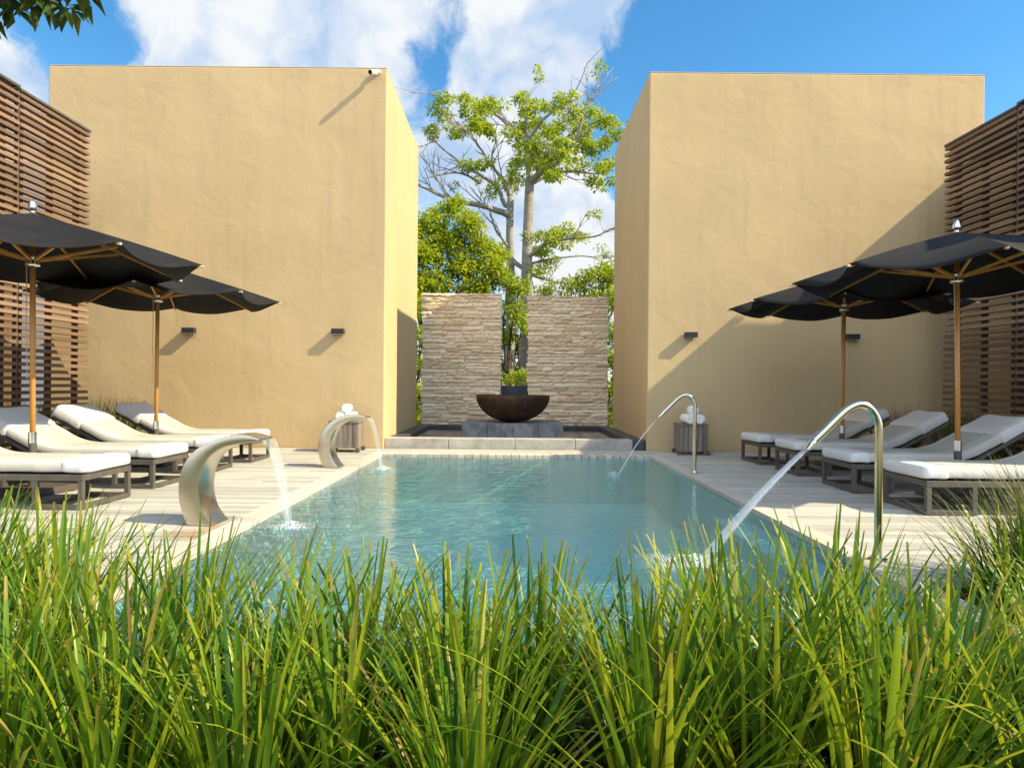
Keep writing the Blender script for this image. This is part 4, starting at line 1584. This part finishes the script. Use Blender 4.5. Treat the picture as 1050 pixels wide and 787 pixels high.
# ------------------------------------------------------------------ grasses
def blade(mb, base, az, lean, ln, w, bend, rr, seg=6, blunt=True):
    """A strap leaf: a creased strip that arches over; uv v runs from foot to tip."""
    b0 = len(mb.v)
    p_ = Vector(base)
    th = lean
    tw = rr.uniform(-.6, .6)
    for i in range(seg + 1):
        t_ = i / seg
        hd_ = Vector((math.cos(az), math.sin(az), 0))
        d_ = hd_ * math.sin(th) + Vector((0, 0, math.cos(th)))
        s_ = Vector((-math.sin(az + tw * t_), math.cos(az + tw * t_), 0))
        up = hd_ * math.cos(th) - Vector((0, 0, math.sin(th)))
        if i == seg:
            wd = w * (.30 if blunt else .06)
        else:
            wd = w * (.62 + .38 * math.sin(math.pi * min(1, t_ * 1.15 + .12))) * (1 - .30 * t_ ** 3)
        mb.v += [tuple(p_ - s_ * wd / 2), tuple(p_ - up * wd * .13), tuple(p_ + s_ * wd / 2)]
        mb.uv += [(0, t_), (.5, t_), (1, t_)]
        th += bend * (.35 + 1.3 * t_) / seg
        p_ = p_ + d_ * ln / seg
    for i in range(seg):
        a = b0 + i * 3
        mb.f += [(a, a + 1, a + 4, a + 3), (a + 1, a + 2, a + 5, a + 4)]

def clump(mb, x, y, z, n, hmin, hmax, wmin, wmax, rr, spread=.45, rad=.09, bend=(.1, .7), seg=6, blunt=.7):
    for _ in range(n):
        a = rr.uniform(0, 6.283)
        q = rad * math.sqrt(rr.random())
        lean = spread * (rr.random() ** 1.2) * (.35 + .65 * q / rad)
        mn = rr.random()
        ln = hmin + (hmax - hmin) * (1 - mn * mn)
        bb = rr.uniform(*bend)
        if rr.random() < .05:
            bb += rr.uniform(.8, 1.8)
        blade(mb, (x + q * math.cos(a), y + q * math.sin(a), z), a + rr.uniform(-.7, .7), lean, ln, rr.uniform(wmin, wmax), bb, rr, seg, rr.random() < blunt)

gr = MB(); gr.uv = []
rr = random.Random(12)
pts = []
tries = 0
while tries < 11000:
    tries += 1
    y = rr.uniform(1.84, 3.62)
    x = rr.uniform(-4.3, 4.3)
    if abs(x) > y * .95 + .75:
        continue
    if PX0 - .26 < x < PX1 + .26 and y > PY0 - .26:
        continue
    if any((x - a) ** 2 + (y - b) ** 2 < .094 for a, b in pts):
        continue
    pts.append((x, y))
for (x, y) in pts:
    hm = .76 + .20 * noise.noise(Vector((x * 1.3, y * 1.3, 3)))
    if x < -1.9: hm += .05
    az0 = rr.uniform(0, 6.28)
    clump(gr, x, y, GZ + .05, rr.randint(85, 125), hm * .42, hm * rr.uniform(.92, 1.12), .013, .0275, rr, spread=rr.uniform(.7, 1.0), rad=.10, bend=(.05, .95), seg=7)
tag(gr.build('ornamental_grass', 'blade', smooth=True), 'dense bed of upright strap leaved green grass in front of the pool', 'grass', kind='stuff')

# tussocks one can tell apart
def tussock(x, y, z, n, h, label, seed, spread=.9, group='grass tussocks by the deck', w=(.005, .010), rad=.14):
    rr = random.Random(seed)
    m_ = MB(); m_.uv = []
    clump(m_, 0, 0, 0, n, h * .6, h, w[0], w[1], rr, spread=spread, rad=rad, bend=(.2, 1.1), blunt=.1, seg=7)
    o = m_.build('grass_tussock', 'tussock', smooth=True)
    o.location = (x, y, z)
    tag(o, label, 'grass tussock', group)
    return o
tussock(2.95, 3.55, GZ + .05, 520, 1.0, 'tall fine leaved tussock in front of the nearest right lounger', 1, .75, w=(.008, .016), rad=.22)
for i, (y, lab) in enumerate(((6.6, 'tussock behind the head of the second left lounger'), (7.55, 'tussock between the second and third left loungers, by the slatted screen'),
                              (8.7, 'tussock between the third and fourth left loungers, by the slatted screen'), (9.8, 'tussock behind the left lounger nearest the tan wall'), (10.7, 'tussock in the far corner of the left screen and tan wall'))):
    tussock(-6.1 + .12 * (i % 2), y, -.03, 300, .95, 'green grass ' + lab, 10 + i, .8, 'grass tussocks along the slatted screens')
for i, (y, lab) in enumerate(((6.7, 'tussock behind the nearest right lounger'), (7.8, 'tussock behind the second right lounger, by the slatted screen'),
                              (8.7, 'tussock behind the third right lounger, by the slatted screen'), (9.6, 'tussock behind the right lounger nearest the tan wall'), (10.6, 'tussock in the far corner of the right screen and tan wall'))):
    tussock(6.12 + .1 * (i % 2), y, -.03, 300, .9, 'shaded grass ' + lab, 20 + i, .8, 'grass tussocks along the slatted screens')
